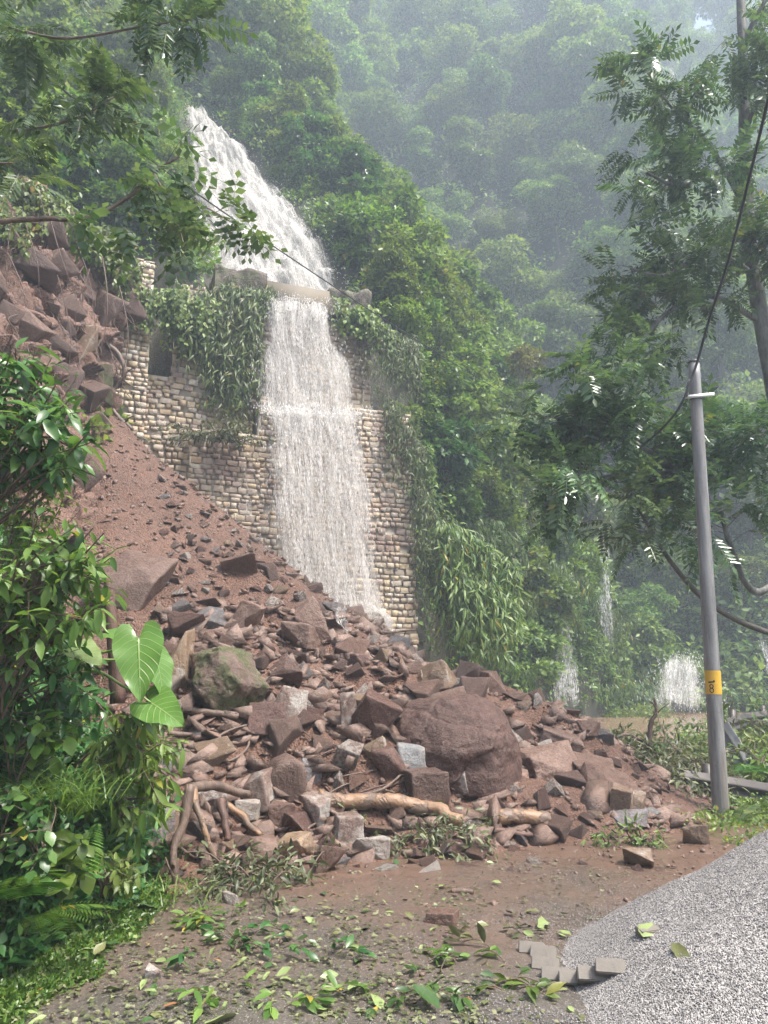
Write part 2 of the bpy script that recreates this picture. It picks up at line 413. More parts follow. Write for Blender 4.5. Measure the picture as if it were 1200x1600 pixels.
M = {}
M['soil'] = mat_soil('red_brown_soil', (0.110, 0.054, 0.033), (0.160, 0.084, 0.054), (0.060, 0.030, 0.020), 0.33)
M['earth'] = mat_soil('forest_earth', (0.030, 0.032, 0.018), (0.055, 0.045, 0.028), (0.02, 0.025, 0.012), 0.6)
M['scar'] = mat_soil('scar_earth', (0.135, 0.070, 0.046), (0.21, 0.12, 0.086), (0.065, 0.034, 0.024), 0.45)
def mat_road():
    t = NT('muddy_road'); co = t.coord('Object')
    a = t.noise(co, 0.55, 6, 0.62); b = t.noise(co, 3.3, 6, 0.7); c = t.noise(co, 40, 4, 0.7)
    v = t.new('TexVoronoi'); t.l.new(co, v.inputs['Vector']); v.inputs['Scale'].default_value = 95
    sep = t.new('SeparateColor'); t.l.new(v.outputs['Color'], sep.inputs[0])
    chips = t.math('MULTIPLY', t.ramp(sep.outputs[0], [(0.80, 0.0), (0.84, 1.0)]), t.ramp(v.outputs['Distance'], [(0.30, 1.0), (0.5, 0.0)]))
    yy = t.new('SeparateXYZ'); t.l.new(co, yy.inputs[0])
    mudn = t.math('ADD', t.math('MULTIPLY', t.math('SUBTRACT', yy.outputs[1], 5.0), 0.10), t.math('MULTIPLY', a, 1.15))
    mud = t.ramp(t.math('ADD', mudn, t.math('MULTIPLY', b, 0.35)), [(0.62, 0.0), (1.2, 1.0)])
    asph = t.mix(b, (0.068, 0.060, 0.052), (0.125, 0.110, 0.096))
    asph = t.mix(t.math('MULTIPLY', chips, 0.75), asph, (0.36, 0.33, 0.30))
    mudc = t.mix(b, (0.090, 0.052, 0.036), (0.150, 0.094, 0.066))
    mudc = t.mix(t.math('MULTIPLY', chips, 0.35), mudc, (0.30, 0.24, 0.20))
    col = t.mix(mud, asph, mudc)
    ro = t.ramp(t.math('ADD', t.math('MULTIPLY', a, 0.6), t.math('MULTIPLY', b, 0.4)), [(0.40, 0.14), (0.60, 0.55)])
    h = t.math('ADD', t.math('MULTIPLY', b, 0.8), t.math('ADD', t.math('MULTIPLY', c, 0.35), t.math('MULTIPLY', chips, 0.25)))
    return t.fin(col, ro, t.bump(h, 0.7, 0.03))
M['road'] = mat_road()

# ground to the horizon
g = mesh_np('ground', np.array([[-600, -300, -0.012], [900, -300, -0.012], [900, 1200, -0.012], [-600, 1200, -0.012]], float), np.array([[0, 1, 2, 3]]), M['earth'])
tag(link('ground', g), kind='structure')
# the mud-covered road, gently uneven
gx = np.linspace(-3.2, 4.6, 80); gy = np.concatenate([np.linspace(-6, 3, 10)[:-1], np.linspace(3, 13, 110)[:-1], np.linspace(13, 36, 40)])
X, Y = np.meshgrid(gx, gy); Xs = X + np.where(Y > 11, (Y - 11) * 0.42 * sstep(11, 20, Y), 0) + np.where(Y > 11, (X + 0.5) * (Y - 11) * 0.022, 0)
Z = 0.004 + 0.018 * fbm(np.stack([Xs * 1.6, Y * 1.6, 0 * X], -1), 3, 8) * sstep(-5, 3, Y) + 0.02
mb = mesh_np('road', np.stack([Xs, Y, Z], -1).reshape(-1, 3), grid_faces(len(gx), len(gy)), M['road'], True)
tag(link('road', mb), kind='structure')
# hillside
hx = warp(-62, 118, -16, 24, 0.42, 1.07); hy = warp(-10, 125, 4, 44, 0.42, 1.06)
X, Y = np.meshgrid(hx, hy); Z = hill_h(X, Y)
V = np.stack([X, Y, Z], -1).reshape(-1, 3); F = grid_faces(len(hx), len(hy))
HZ = Z.copy()
F = F[(V[F, 2].max(1) > -0.2)]
V[:, 2] = np.maximum(V[:, 2], -0.6)
def bil(gx_, gy_, G, x, y):                               # fast look-up on an uneven grid
    x = np.asarray(x, float); y = np.asarray(y, float)
    i = np.clip(np.searchsorted(gx_, x) - 1, 0, len(gx_) - 2); j = np.clip(np.searchsorted(gy_, y) - 1, 0, len(gy_) - 2)
    u = np.clip((x - gx_[i]) / (gx_[i + 1] - gx_[i]), 0, 1); v = np.clip((y - gy_[j]) / (gy_[j + 1] - gy_[j]), 0, 1)
    return (G[j, i] * (1 - u) + G[j, i + 1] * u) * (1 - v) + (G[j + 1, i] * (1 - u) + G[j + 1, i + 1] * u) * v
hill_exact = hill_h
def hill_h(x, y): return bil(hx, hy, HZ, x, y)
SG = foot_info(X, Y)[0]
def foot_s(x, y): return bil(hx, hy, SG, x, y)
HV, HF = V.copy(), F.copy()
def sample_hill(n, keep_quad):                            # points spread evenly over the slope's own surface
    Q = HV[HF]; cen = Q.mean(1); k = keep_quad(cen); Q = Q[k]
    nn = np.cross(Q[:, 2] - Q[:, 0], Q[:, 3] - Q[:, 1]); ar = np.linalg.norm(nn, axis=1) * .5; nn = unit(nn)
    i = rng.choice(len(Q), n, p=ar / ar.sum()); u = rng.random((n, 1)); v = rng.random((n, 1)); q = Q[i]
    return (q[:, 0] * (1 - u) + q[:, 1] * u) * (1 - v) + (q[:, 3] * (1 - u) + q[:, 2] * u) * v, nn[i]
tag(link('hillside', mesh_np('hillside', V, F, M['earth'], True)), kind='structure')
# landslide debris cone
dx_ = np.linspace(-9.5, 6.2, 190); dy_ = np.linspace(4.5, 21.2, 200)
X, Y = np.meshgrid(dx_, dy_); Z = debris_h(X, Y); DZ = Z.copy(); debris_exact = debris_h
def debris_h(x, y, detail=True):
    x = np.asarray(x, float); y = np.asarray(y, float); o = (x < dx_[0]) | (x > dx_[-1]) | (y < dy_[0]) | (y > dy_[-1])
    return np.where(o, -0.5, bil(dx_, dy_, DZ, x, y))
V = np.stack([X, Y, Z], -1).reshape(-1, 3); F = grid_faces(len(dx_), len(dy_)); F = F[V[F, 2].max(1) > -0.05]
tag(link('debris_slope', mesh_np('debris_slope', V, F, M['soil'], True)), kind='structure')
# bare rock scar beside the wall: a steep sheet broken into blocks
def scar():
    rows = [[(-160, 240, 13.5), (-60, 270, 14.0), (40, 300, 15.0), (130, 345, 16.4), (215, 420, 17.4)],
            [(-160, 380, 12.4), (-60, 400, 13.0), (40, 420, 13.9), (120, 450, 15.4), (190, 480, 17.0)],
            [(-160, 520, 11.5), (-60, 530, 12.2), (40, 540, 13.0), (110, 560, 14.6), (178, 570, 16.7)],
            [(-160, 700, 10.2), (-60, 690, 10.8), (40, 690, 11.8), (120, 690, 13.6), (172, 690, 16.0)],
            [(-160, 900, 9.2), (-60, 880, 9.6), (40, 860, 10.5), (130, 830, 11.8), (165, 800, 14.5)]]
    G = np.array([[P(*c) for c in r] for r in rows]); n1, n2 = 130, 150
    A = np.stack([spline(G[i], n1) for i in range(len(rows))]); B = np.stack([spline(A[:, j], n2) for j in range(n1)], 1)
    N = unit(np.cross(np.gradient(B, axis=1), np.gradient(B, axis=0)))
    c = B.reshape(-1, 3)[rng.integers(0, n1 * n2, 900)] + rng.normal(0, .15, (900, 3))
    AN = np.array([[1.0, .2, .6], [.1, 1.6, .2], [-.9, .3, 1.9]]); Q = (B.reshape(-1, 3) + .35 * np.stack([fbm(B.reshape(-1, 3) * 1.1, 2, q_) for q_ in (1, 2, 3)], 1)) @ AN.T; cq = c @ AN.T
    d = ((Q[:, None, :] - cq[None]) ** 2).sum(-1); o = np.argsort(d, 1)[:, :2]
    amp = rng.uniform(-0.15, 0.18, 900); tilt = rng.normal(size=(900, 3)) * 0.25
    dis = amp[o[:, 0]] + ((B.reshape(-1, 3) - c[o[:, 0]]) * tilt[o[:, 0]]).sum(1) + 0.16 * fbm(B.reshape(-1, 3) * 1.5, 5, 44)
    return (B.reshape(-1, 3) + N.reshape(-1, 3) * -dis[:, None]), grid_faces(n1, n2)
SV, SF = scar()
tag(link('rock_scar', mesh_np('rock_scar', SV, SF, M['scar'], False)), kind='structure')

# ------------------------------------------------------------------ retaining wall
WA = np.array([-7.0, 17.9]); WD = unit(np.array([7.9, 2.9])); WN = np.array([WD[1], -WD[0]])     # along the wall; outward
def W(a, z, off=0.0):                                       # wall frame -> world
    b = off + 0.07 * (12.4 - z)
    return np.stack([WA[0] + WD[0] * a + WN[0] * b, WA[1] + WD[1] * a + WN[1] * b, z + 0 * np.asarray(a + b)], -1)
def PW(px, py, off=0.0):                                    # pixel -> wall frame (a, z) on a face set off by `off`
    Yy = 19.0
    for _ in range(30):
        p = P(px, py, Yy); b = off + 0.07 * (12.4 - p[2])
        e = (p[0] - WA[0]) * WN[0] + (p[1] - WA[1]) * WN[1] - b
        Yy += e * 0.9
    return (p[0] - WA[0]) * WD[0] + (p[1] - WA[1]) * WD[1], p[2]
def mat_wallstone():
    t = NT('wall_stone'); rv = t.rand(); co = t.coord('Object'); gco = t.new('NewGeometry').outputs['Position']
    col = t.ramp(rv, [(0.0, (0.50, 0.41, 0.27)), (0.2, (0.40, 0.34, 0.27)), (0.4, (0.55, 0.44, 0.27)), (0.55, (0.42, 0.32, 0.27)), (0.7, (0.52, 0.47, 0.38)), (0.85, (0.47, 0.33, 0.19)), (1.0, (0.58, 0.54, 0.46))])
    st = t.ramp(t.noise(gco, 0.55, 5, 0.6), [(0.48, 0.0), (0.62, 1.0)])
    col = t.mix(t.math('MULTIPLY', st, 0.8), col, (0.21, 0.125, 0.10))
    st2 = t.ramp(t.noise(gco, 0.9, 6, 0.7, 0.8), [(0.44, 0.0), (0.60, 1.0)])
    col = t.mix(t.math('MULTIPLY', st2, 0.5), col, (0.19, 0.15, 0.115))
    n = t.noise(gco, 9, 6, 0.7); col = t.mix(t.ramp(n, [(0.50, 0.0), (0.8, 0.6)]), col, (0.14, 0.115, 0.09))
    return t.fin(col, t.ramp(n, [(0.3, 0.3), (0.7, 0.75)]), t.bump(n, 0.8, 0.04))
M['stone'] = mat_wallstone()
M['mortar'] = mat_plain('wall_mortar', (0.46, 0.40, 0.32), 0.7, 0, 0.5, 3.0, 0.6)
M['concrete'] = mat_rock('weathered_concrete', (0.045, 0.040, 0.032), (0.085, 0.075, 0.062), (0.03, 0.03, 0.02), 0.0, 0.35, 0.5, 0.6, 0.0, 1.0)
wall = empty('retaining_wall', W(4.0, 0.0)); wloc = np.array(wall.location)
tag(wall, 'stepped stone masonry retaining wall with a concrete band that the muddy waterfall pours over', 'wall', kind='thing')
aL, _ = PW(300, 700, 0.5); aR, _ = PW(648, 900, 0.5)
aU0, _ = PW(180, 560, 0.3); aU1, _ = PW(232, 560, 0.3); aU2, _ = PW(272, 560, 0.0); aM0, _ = PW(398, 560, 0.0); aM1, _ = PW(578, 560, 0.0)
aN0, _ = PW(417, 500, 0.3); aN1, _ = PW(516, 500, 0.3); aB0, _ = PW(365, 490, 0.3); aB1, _ = PW(566, 510, 0.3)
def slab(mbx, a0, a1, z0, z1, off, back=-1.2, n=2):
    v = []
    for o0 in (off, back):
        for z in (z0, z1):
            for a in (a0, a1): v.append(W(a, z, o0 if o0 == off else back))
    v = np.array(v) - wloc
    mbx.add(v, [np.array([[0, 1, 3, 2], [4, 6, 7, 5], [0, 4, 5, 1], [2, 3, 7, 6], [0, 2, 6, 4], [1, 5, 7, 3]])])
SECT = [(aL, aM0 + 0.1, 0.3, 7.55, 0.55), (aM0 + 0.1, aR, 0.3, 8.62, 0.55), (aM0, aM1, 8.4, 11.35, 0.02),
        (aU0, aU1, 6.0, 12.0, 0.42), (aU1, aU2, 6.0, 9.05, -0.02), (aU2, aM0 - 0.01, 6.0, 11.7, 0.0)]
mbw = MB()
for s_ in SECT: slab(mbw, *s_[:4], s_[4] - 0.06)
slab(mbw, aU1 - 0.05, aU2 + 0.05, 8.9, 12.0, -1.1, -1.6)
mbw.build('wall_core', M['mortar'], wall)
def rough_band(a0, a1, z0, z1, off, seed):                  # worn concrete with uneven faces and broken edges
    nu, nv = 36, 22; u = np.linspace(a0, a1, nu); vv = np.concatenate([np.linspace(0, 1, 12), np.ones(10)]); dd = np.concatenate([np.zeros(12), np.linspace(0, -1.2, 11)[1:]])
    G = np.array([[W(a, z0 + (z1 - z0) * v, off + d) for a in u] for v, d in zip(vv, dd)])
    nz = 1.8 * fbm(G * 1.7, 4, seed); G[..., 0] += WN[0] * nz * .07; G[..., 1] += WN[1] * nz * .07; G[..., 2] += fbm(G * 2.3, 3, seed + 5) * .11
    V = G.reshape(-1, 3); low = np.array([W(a, z0, -1.2) for a in u]); V = np.concatenate([V, low]) - wloc; k = np.arange(nu - 1); b = nu * nv
    m2 = MB(); m2.add(V, [grid_faces(nu, nv), np.stack([b + k, b + k + 1, k + 1, k], 1), np.array([[i * nu + nu - 1, (i + 1) * nu + nu - 1, b + nu - 1] for i in range(nv - 1)] + [[(i + 1) * nu, i * nu, b] for i in range(nv - 1)])])
    m2.build('concrete_band', M['concrete'], wall, False)
rough_band(aB0 - 0.5, aN0, 11.45, 12.35, 0.20, 3); rough_band(aN1, aB1 + 0.3, 11.4, 12.3, 0.20, 8)
M['sill'] = mat_plain('washed_concrete', (0.16, 0.135, 0.10), 0.7, 0, 0.5, 3, 0.4)
mbc = MB(); slab(mbc, aN0 + 0.002, aN1 - 0.002, 11.32, 12.12, 0.26); mbc.build('spill_sill', M['sill'], wall)
def stone_var(seed):
    r = np.random.default_rng(seed)
    c = np.array([(-.5, -.5), (.5, -.5), (.5, .5), (-.5, .5)]) * (1 - r.uniform(0.0, 0.22, (4, 2)))
    V = [np.stack([c[:, 0], np.zeros(4) + 0.6, c[:, 1]], 1), np.stack([c[:, 0], np.zeros(4) - r.uniform(.0, .25), c[:, 1]], 1)]
    inn = c * r.uniform(0.86, 0.97, (4, 1)) + r.uniform(-.03, .03, 2)
    V.append(np.stack([inn[:, 0], -0.55 - r.uniform(0, .35, 4), inn[:, 1]], 1))
    k = np.arange(4); F = [np.stack([b + k, b + (k + 1) % 4, b + 4 + (k + 1) % 4, b + 4 + k], 1) for b in (0, 4)] + [np.array([[8, 9, 10, 11]])]
    return np.concatenate(V), F
svars = [stone_var(s) for s in range(10)]; smesh = [mesh_np('stone', v, f, M['stone']) for v, f in svars]
WFPOLY = [(400, 470), (540, 470), (560, 640), (600, 960), (440, 920), (415, 640)]
stones = []
for (a0, a1, z0, z1, off) in SECT:
    z = z0
    while z < z1 - 0.06:
        hgt = min(random.uniform(0.10, 0.18), z1 - z); a = a0 + random.uniform(-0.1, 0)
        while a < a1 - 0.05:
            w_ = min(random.uniform(0.11, 0.32), a1 - a + 0.02)
            c = W(a + w_ / 2, z + hgt / 2 + 0.11 * float(vnoise(np.array([a * 1.1, z * .35, off]), 6)), off)
            if random.random() < 0.06: a += w_; continue
            stones.append((c, w_, hgt)); a += w_
        z += hgt
cs = np.array([s[0] for s in stones]); qx, qy, qd = proj(cs)
dep = debris_h(cs[:, 0], cs[:, 1]); hid = (cs[:, 2] < dep + 0.05) | in_poly(qx, qy, WFPOLY)
order = sorted(range(len(stones)), key=lambda i: (hid[i], not (250 < qx[i] < 660), -stones[i][1] * stones[i][2]))
rot = Matrix(((WD[0], -WN[0], 0), (WD[1], -WN[1], 0), (0, 0, 1))).to_4x4()
mbs = MB()
for k, i in enumerate(order):
    c, w_, hgt = stones[i]; jit = random.uniform(-0.035, 0.03)
    sc_ = (w_ * random.uniform(.88, 1.04), 0.035, hgt * random.uniform(.86, 1.06)); p = c + np.array([WN[0] * jit, WN[1] * jit, 0]) - wloc
    if k < 298:
        o = link('stone', random.choice(smesh), wall)
        o.matrix_local = Matrix.Translation(Vector(p)) @ rot @ Matrix.Rotation(random.uniform(-.12, .12), 4, 'Y') @ Matrix.Diagonal((*sc_, 1))
    else:
        v, f = random.choice(svars); v = v * np.array(sc_)
        v = np.stack([v[:, 0] * WD[0] - v[:, 1] * WN[0], v[:, 0] * WD[1] - v[:, 1] * WN[1], v[:, 2]], 1)
        mbs.add(v + p, [np.asarray(x) for x in f])
tag(mbs.build('stones', M['stone'], wall), kind='stuff')

# ------------------------------------------------------------------ water
M['fall'] = mat_water_fall('falling_water', (0.82, 0.79, 0.75), 0.52, 9.0, 0.7)
M['fall_dense'] = mat_water_fall('foaming_water', (0.82, 0.79, 0.75), 0.7, 6.5, 1.1)
M['fall_thin'] = mat_water_fall('thin_falling_water', (0.82, 0.80, 0.77), 0.15, 7.0, 0.6)
M['veil'] = mat_water_fall('misty_veil', (0.78, 0.79, 0.79), 0.3, 4.0, 0.5)
M['spray'] = mat_plain('water_drops', (0.84, 0.83, 0.81), 0.3, 0, 0.04, 3, 0.0)
wf = empty('waterfall', P(520, 950, 19.5))
tag(wf, 'tall muddy white waterfall dropping from the forest over the stone wall', 'waterfall', kind='structure'); wfl = np.array(wf.location)
def sheet(name, L, Rr, nu, nv, mat, parent, ploc, bulge=0.12, amp=0.08, seed=0, ef=0.35, flow=1.0, edge=0.10, steps=(), ends=0.0):
    L = spline(L, nv); Rr = spline(Rr, nv); u = np.linspace(0, 1, nu)[None, :, None]
    G = L[:, None] * (1 - u) + Rr[:, None] * u
    N = unit(np.cross(np.gradient(G, axis=1), np.gradient(G, axis=0)))
    N = np.where((N[..., 1:2] > 0), -N, N)
    wid = np.linalg.norm(Rr - L, axis=1); s = np.concatenate([[0], np.cumsum(np.linalg.norm(np.diff((L + Rr) / 2, axis=0), axis=1))])
    U = (u[0, :, 0][None] - 0.5) * wid[:, None]; Vv = np.repeat(s[:, None], nu, 1)
    n = fbm(np.stack([U * 3.2, Vv * 0.7, U * 0 + seed], -1), 3, seed + 3) + 0.5 * fbm(np.stack([U * 9, Vv * 2.0, U * 0 + seed], -1), 2, seed + 9)
    e = np.minimum(u[0, :, 0], 1 - u[0, :, 0])[None] * 2
    G = G + N * (bulge * (1 - (1 - np.clip(e * 2, 0, 1)) ** 2) + amp * n)[..., None]
    for tv, dep in steps:
        pr = sstep(tv - .05, tv, np.linspace(0, 1, nv) + 0 * 1)[:, None] * (1 - sstep(tv, tv + .10, np.linspace(0, 1, nv)))[:, None]
        wob = 1 + .8 * vnoise(np.stack([U * 1.5, U * 0 + tv * 9, U * 0], -1), 8); G = G + np.array([0, -1, .25]) * (dep * pr * wob)[..., None]
    fl = flow * (1 - ef * (1 - sstep(0.0, edge * 2, e + 0.10 * vnoise(np.stack([U * 2, Vv * 1.6, U * 0 + seed], -1), 77)))) + 0 * U
    if ends:
        tv_ = np.linspace(0, 1, nv)[:, None] + .10 * vnoise(np.stack([U * 2.2, U * 0, U * 0 + seed], -1), 12); fl = fl - ends * (1 - sstep(0, .3, tv_)) - ends * (1 - sstep(0, .22, 1 - tv_))
    me = mesh_np(name, G.reshape(-1, 3) - ploc, grid_faces(nu, nv), mat, True, np.stack([U, Vv], -1).reshape(-1, 2))
    at = me.attributes.new('flow', 'FLOAT', 'POINT'); at.data.foreach_set('value', np.ascontiguousarray(fl.ravel(), np.float32))
    return link(name, me, parent)
def wp(px, py, off):
    a, z = PW(px, py, off); return W(a, z, off)
cl = [P(a - 8, b, Y - 0.1) for a, b, c, d, Y in CHUTE]; cr = [P(c + 6, d, Y + 0.4) for a, b, c, d, Y in CHUTE]
for i_, (mt, am, bu, sd_) in enumerate((('fall_dense', 0.11, 0.15, 1), ('fall', 0.16, 0.34, 2))):
    sheet('cascade', cl, cr, 70, 240, M[mt], wf, wfl, bu, am, sd_, 0.55, 1.06, .15, ((.25, .3), (.5, .4), (.68, .35), (.86, .3)))
lip = wp(417, 476, 0.30)
midL = [wp(408, 468, -.2), wp(410, 474, 0.36), wp(406, 525, 0.5), wp(394, 570, 0.5), wp(392, 648, 0.62)]
midR = [wp(522, 480, -.2), wp(522, 487, 0.36), wp(530, 540, 0.5), wp(558, 575, 0.5), wp(570, 656, 0.62)]
sheet('upper_fall', midL, midR, 60, 130, M['fall'], wf, wfl, 0.05, 0.05, 4, 0.55, 1.06, .16)
sheet('upper_fall', [p + np.array([0.03, -0.18, 0]) for p in midL], [p + np.array([0.0, -0.18, 0]) for p in midR], 60, 130, M['fall_thin'], wf, wfl, 0.05, 0.07, 5, 0.5, 1.02, .16)
lowL = [wp(396, 642, 0.3), wp(402, 647, 0.72), wp(406, 700, 0.85), wp(408, 800, 0.95), wp(414, 935, 1.0)]
lowR = [wp(568, 650, 0.3), wp(574, 657, 0.72), wp(585, 720, 0.85), wp(600, 830, 0.95), wp(620, 1000, 1.0)]
sheet('lower_fall', lowL, lowR, 70, 170, M['fall'], wf, wfl, 0.04, 0.04, 6, 0.55, 1.03, 0.18)
sheet('lower_fall', [p + np.array([0.04, -0.22, 0]) for p in lowL], [p + np.array([-0.05, -0.22, 0]) for p in lowR], 70, 170, M['fall_thin'], wf, wfl, 0.04, 0.06, 7, 0.55, 1.02, .18)
# foam that breaks on the ledge, and loose drops in the air
DT = np.array([[0, -.5, 0], [.5, 0.1, 0.3], [-.5, 0.1, .3], [0, .1, -.55], [0, .5, 0]]); DF = [np.array([[0, 2, 1], [0, 1, 3], [0, 3, 2], [4, 1, 2], [4, 3, 1], [4, 2, 3]])]
def drops(mb_, pts, l0, l1, w0, w1, horiz=0.12):
    n = len(pts); d = unit(np.stack([rng.normal(0, horiz, n), rng.normal(0, horiz, n) - 0.05, -np.ones(n)], 1))
    ln = rng.uniform(l0, l1, n); wd = rng.uniform(w0, w1, n)
    v, f = scatter_vf(DT, DF, pts, d, rand_unit(n), np.stack([wd, ln, wd], 1)); mb_.add(v - wfl, f)
mbd = MB()
def between(Lp, Rp, n, out0, out1, ex=0.04):
    t = rng.uniform(0, 1, n); L = spline(Lp, 200)[(t * 199).astype(int)]; Rr = spline(Rp, 200)[(t * 199).astype(int)]
    u = rng.uniform(-ex, 1 + ex, n)[:, None]; o = rng.uniform(out0, out1, n)
    q = L * (1 - u) + Rr * u; q[:, 0] += WN[0] * o; q[:, 1] += WN[1] * o; q[:, 2] += rng.normal(0, 0.05, n); return q
drops(mbd, between(lowL, lowR, 2200, 0.1, 0.6), 0.02, 0.10, 0.006, 0.013)
drops(mbd, between(midL, midR, 1100, 0.1, 0.5), 0.02, 0.09, 0.006, 0.013)
drops(mbd, between(cl, cr, 1500, 0.15, 0.75), 0.03, 0.10, 0.009, 0.02, 0.6)
lt = rng.uniform(0, 1, 900)[:, None]; pl_ = wp(408, 644, 0.6) * (1 - lt) + wp(564, 652, 0.6) * lt
drops(mbd, pl_ + rng.normal(0, [0.02, 0.1, 0.06], (900, 3)), 0.02, 0.06, 0.012, 0.03, 0.6)
lt = rng.uniform(0, 1, 2000)[:, None]; pl_ = wp(440, 915, 1.0) * (1 - lt) + wp(600, 965, 1.0) * lt
drops(mbd, pl_ + rng.normal(0, [0.03, 0.35, 0.22], (2000, 3)), 0.01, 0.05, 0.006, 0.018, 0.9)
tag(mbd.build('spray', M['spray'], wf), kind='stuff')
# thin runs of water on the left wing of the wall
for nm, lp, rp in (('trickle', [wp(243, 608, 0.1), wp(244, 640, 0.12), wp(242, 676, 0.12)], [wp(250, 608, 0.1), wp(254, 640, 0.12), wp(256, 676, 0.12)]),
                   ('trickle', [wp(375, 705, 0.62), wp(380, 750, 0.62), wp(384, 800, 0.62)], [wp(380, 705, 0.62), wp(390, 750, 0.62), wp(396, 810, 0.62)]),
                   ('trickle', [wp(342, 745, 0.62), wp(350, 790, 0.62), wp(354, 835, 0.62)], [wp(347, 745, 0.62), wp(357, 790, 0.62), wp(366, 845, 0.62)])):
    sheet(nm, lp, rp, 10, 40, M['fall_thin'], wf, wfl, 0.02, 0.03, 9, 0.3, 0.95)
# the low falls beyond the debris and the flooded road
def small_fall(label, Lp, Rp, mats, seed, spray_n):
    o = empty('waterfall', Lp[-1]); lo = np.array(o.location); tag(o, label, 'waterfall', kind='structure')
    for i, m in enumerate(mats):
        sheet('fall_sheet', [p + np.array([0, -0.12 * i, 0]) for p in Lp], [p + np.array([0, -0.12 * i, 0]) for p in Rp], 50, 90, M[m], o, lo, 0.25, 0.14, seed + i, 0.8, 1.0, .35, (), .27)
    n = spray_n; t = rng.uniform(0, 1, n); L = spline(Lp, 100)[(t * 99).astype(int)]; Rr = spline(Rp, 100)[(t * 99).astype(int)]; u = rng.uniform(-.1, 1.1, n)[:, None]
    q = L * (1 - u) + Rr * u + rng.normal(0, [0.1, 0.25, 0.12], (n, 3)) + np.array([0, -0.3, 0]); m2 = MB()
    d = unit(np.stack([rng.normal(0, .2, n), rng.normal(0, .2, n), -np.ones(n)], 1)); wd = rng.uniform(0.012, 0.03, n)
    v, f = scatter_vf(DT, DF, q, d, rand_unit(n), np.stack([wd, rng.uniform(.04, .15, n), wd], 1)); m2.add(v - lo, f)
    tag(m2.build('spray', M['spray'], o), kind='stuff')
small_fall('broad low white cascade spreading onto the flooded road behind the pole', [P(1030, 1030, 35.5), P(1010, 1055, 35.0), P(994, 1082, 34.6), P(984, 1116, 34.0)],
           [P(1085, 1022, 35.5), P(1104, 1045, 35.0), P(1118, 1078, 34.6), P(1124, 1114, 34.0)], ('fall', 'fall_thin', 'veil'), 31, 700)
small_fall('thin veil of water falling behind the hanging bamboo', [P(868, 900, 29.4), P(856, 1000, 29.0), P(844, 1060, 28.8), P(838, 1116, 28.6)],
           [P(892, 890, 29.4), P(902, 1000, 29.0), P(914, 1060, 28.8), P(922, 1116, 28.6)], ('veil', 'veil', 'veil'), 41, 60)
small_fall('second misty veil of water between the bushes behind the hanging bamboo', [P(930, 800, 32), P(926, 880, 31.8), P(924, 950, 31.6), P(930, 1010, 31.4)],
           [P(948, 796, 32), P(956, 880, 31.8), P(962, 950, 31.6), P(968, 1010, 31.4)], ('veil', 'veil'), 61, 40)
small_fall('faint white cascade coming down at the edge of the picture beyond the pole', [P(1180, 1000, 38), P(1184, 1030, 37.5), P(1190, 1060, 37)],
           [P(1196, 990, 38), P(1206, 1030, 37.5), P(1220, 1060, 37)], ('fall_thin', 'veil'), 51, 60)
def mat_pool():
    t = NT('muddy_water'); co = t.coord('Object'); a = t.noise(co, 0.5, 4); b = t.noise(co, 5, 4, 0.6)
    col = t.mix(a, (0.20, 0.125, 0.085), (0.28, 0.19, 0.13))
    return t.fin(col, 0.16, t.bump(b, 0.5, 0.06))
M['pool'] = mat_pool()
wx = np.linspace(0, 22, 80); wy = np.linspace(11.5, 37.5, 80); X, Y = np.meshgrid(wx, wy)
X = X + (Y - 24) * 0.35
Z = 0.085 + 0.012 * fbm(np.stack([X * 1.5, Y * 1.5, 0 * X], -1), 3, 61)
tag(link('water', mesh_np('water', np.stack([X, Y, Z], -1).reshape(-1, 3), grid_faces(80, 80), M['pool'], True)), kind='structure')
# ------------------------------------------------------------------ foliage building blocks
M['leaf_far'] = mat_leaf('forest_leaf', (0.060, 0.125, 0.032), (0.140, 0.225, 0.058), (0.235, 0.320, 0.090), 0.5, 0.45)
M['leaf_near'] = mat_leaf('bright_leaf', (0.054, 0.112, 0.022), (0.130, 0.215, 0.040), (0.220, 0.315, 0.070), 0.42, 0.45, 0.03)
M['leaf_bamboo'] = mat_leaf('bamboo_leaf', (0.05, 0.10, 0.024), (0.10, 0.175, 0.038), (0.18, 0.25, 0.065), 0.45, 0.35, 0.04)
M['leaf_gloss'] = mat_leaf('glossy_leaf', (0.028, 0.080, 0.022), (0.062, 0.145, 0.036), (0.125, 0.225, 0.058), 0.33, 0.38, 0.015, 0.5)
M['leaf_pinnate'] = mat_leaf('pinnate_leaf', (0.048, 0.095, 0.042), (0.085, 0.155, 0.066), (0.145, 0.225, 0.095), 0.22, 0.35, 0.006, 0.7)
M['leaf_sunny'] = mat_leaf('fresh_leaf', (0.055, 0.125, 0.022), (0.10, 0.20, 0.032), (0.17, 0.29, 0.06), 0.3, 0.42, 0.01)
M['leaf_olive0'] = mat_leaf('trailing_leaf', (0.05, 0.08, 0.02), (0.10, 0.14, 0.035), (0.18, 0.19, 0.07), 0.45, 0.35)
M['leaf_yellow'] = mat_leaf('yellowing_leaf', (0.10, 0.12, 0.03), (0.19, 0.19, 0.05), (0.27, 0.26, 0.09), 0.45, 0.35)
M['bark'] = mat_bark('forest_bark', (0.045, 0.036, 0.028), (0.11, 0.095, 0.075))
M['bark_lichen'] = mat_bark('lichen_bark', (0.05, 0.045, 0.04), (0.20, 0.20, 0.18), 0.7)
L2 = np.array([[0, 0, 0], [-.30, .45, .07], [0, 1, -.10], [.30, .45, .07]]); L2F = [np.array([[0, 3, 2], [0, 2, 1]])]
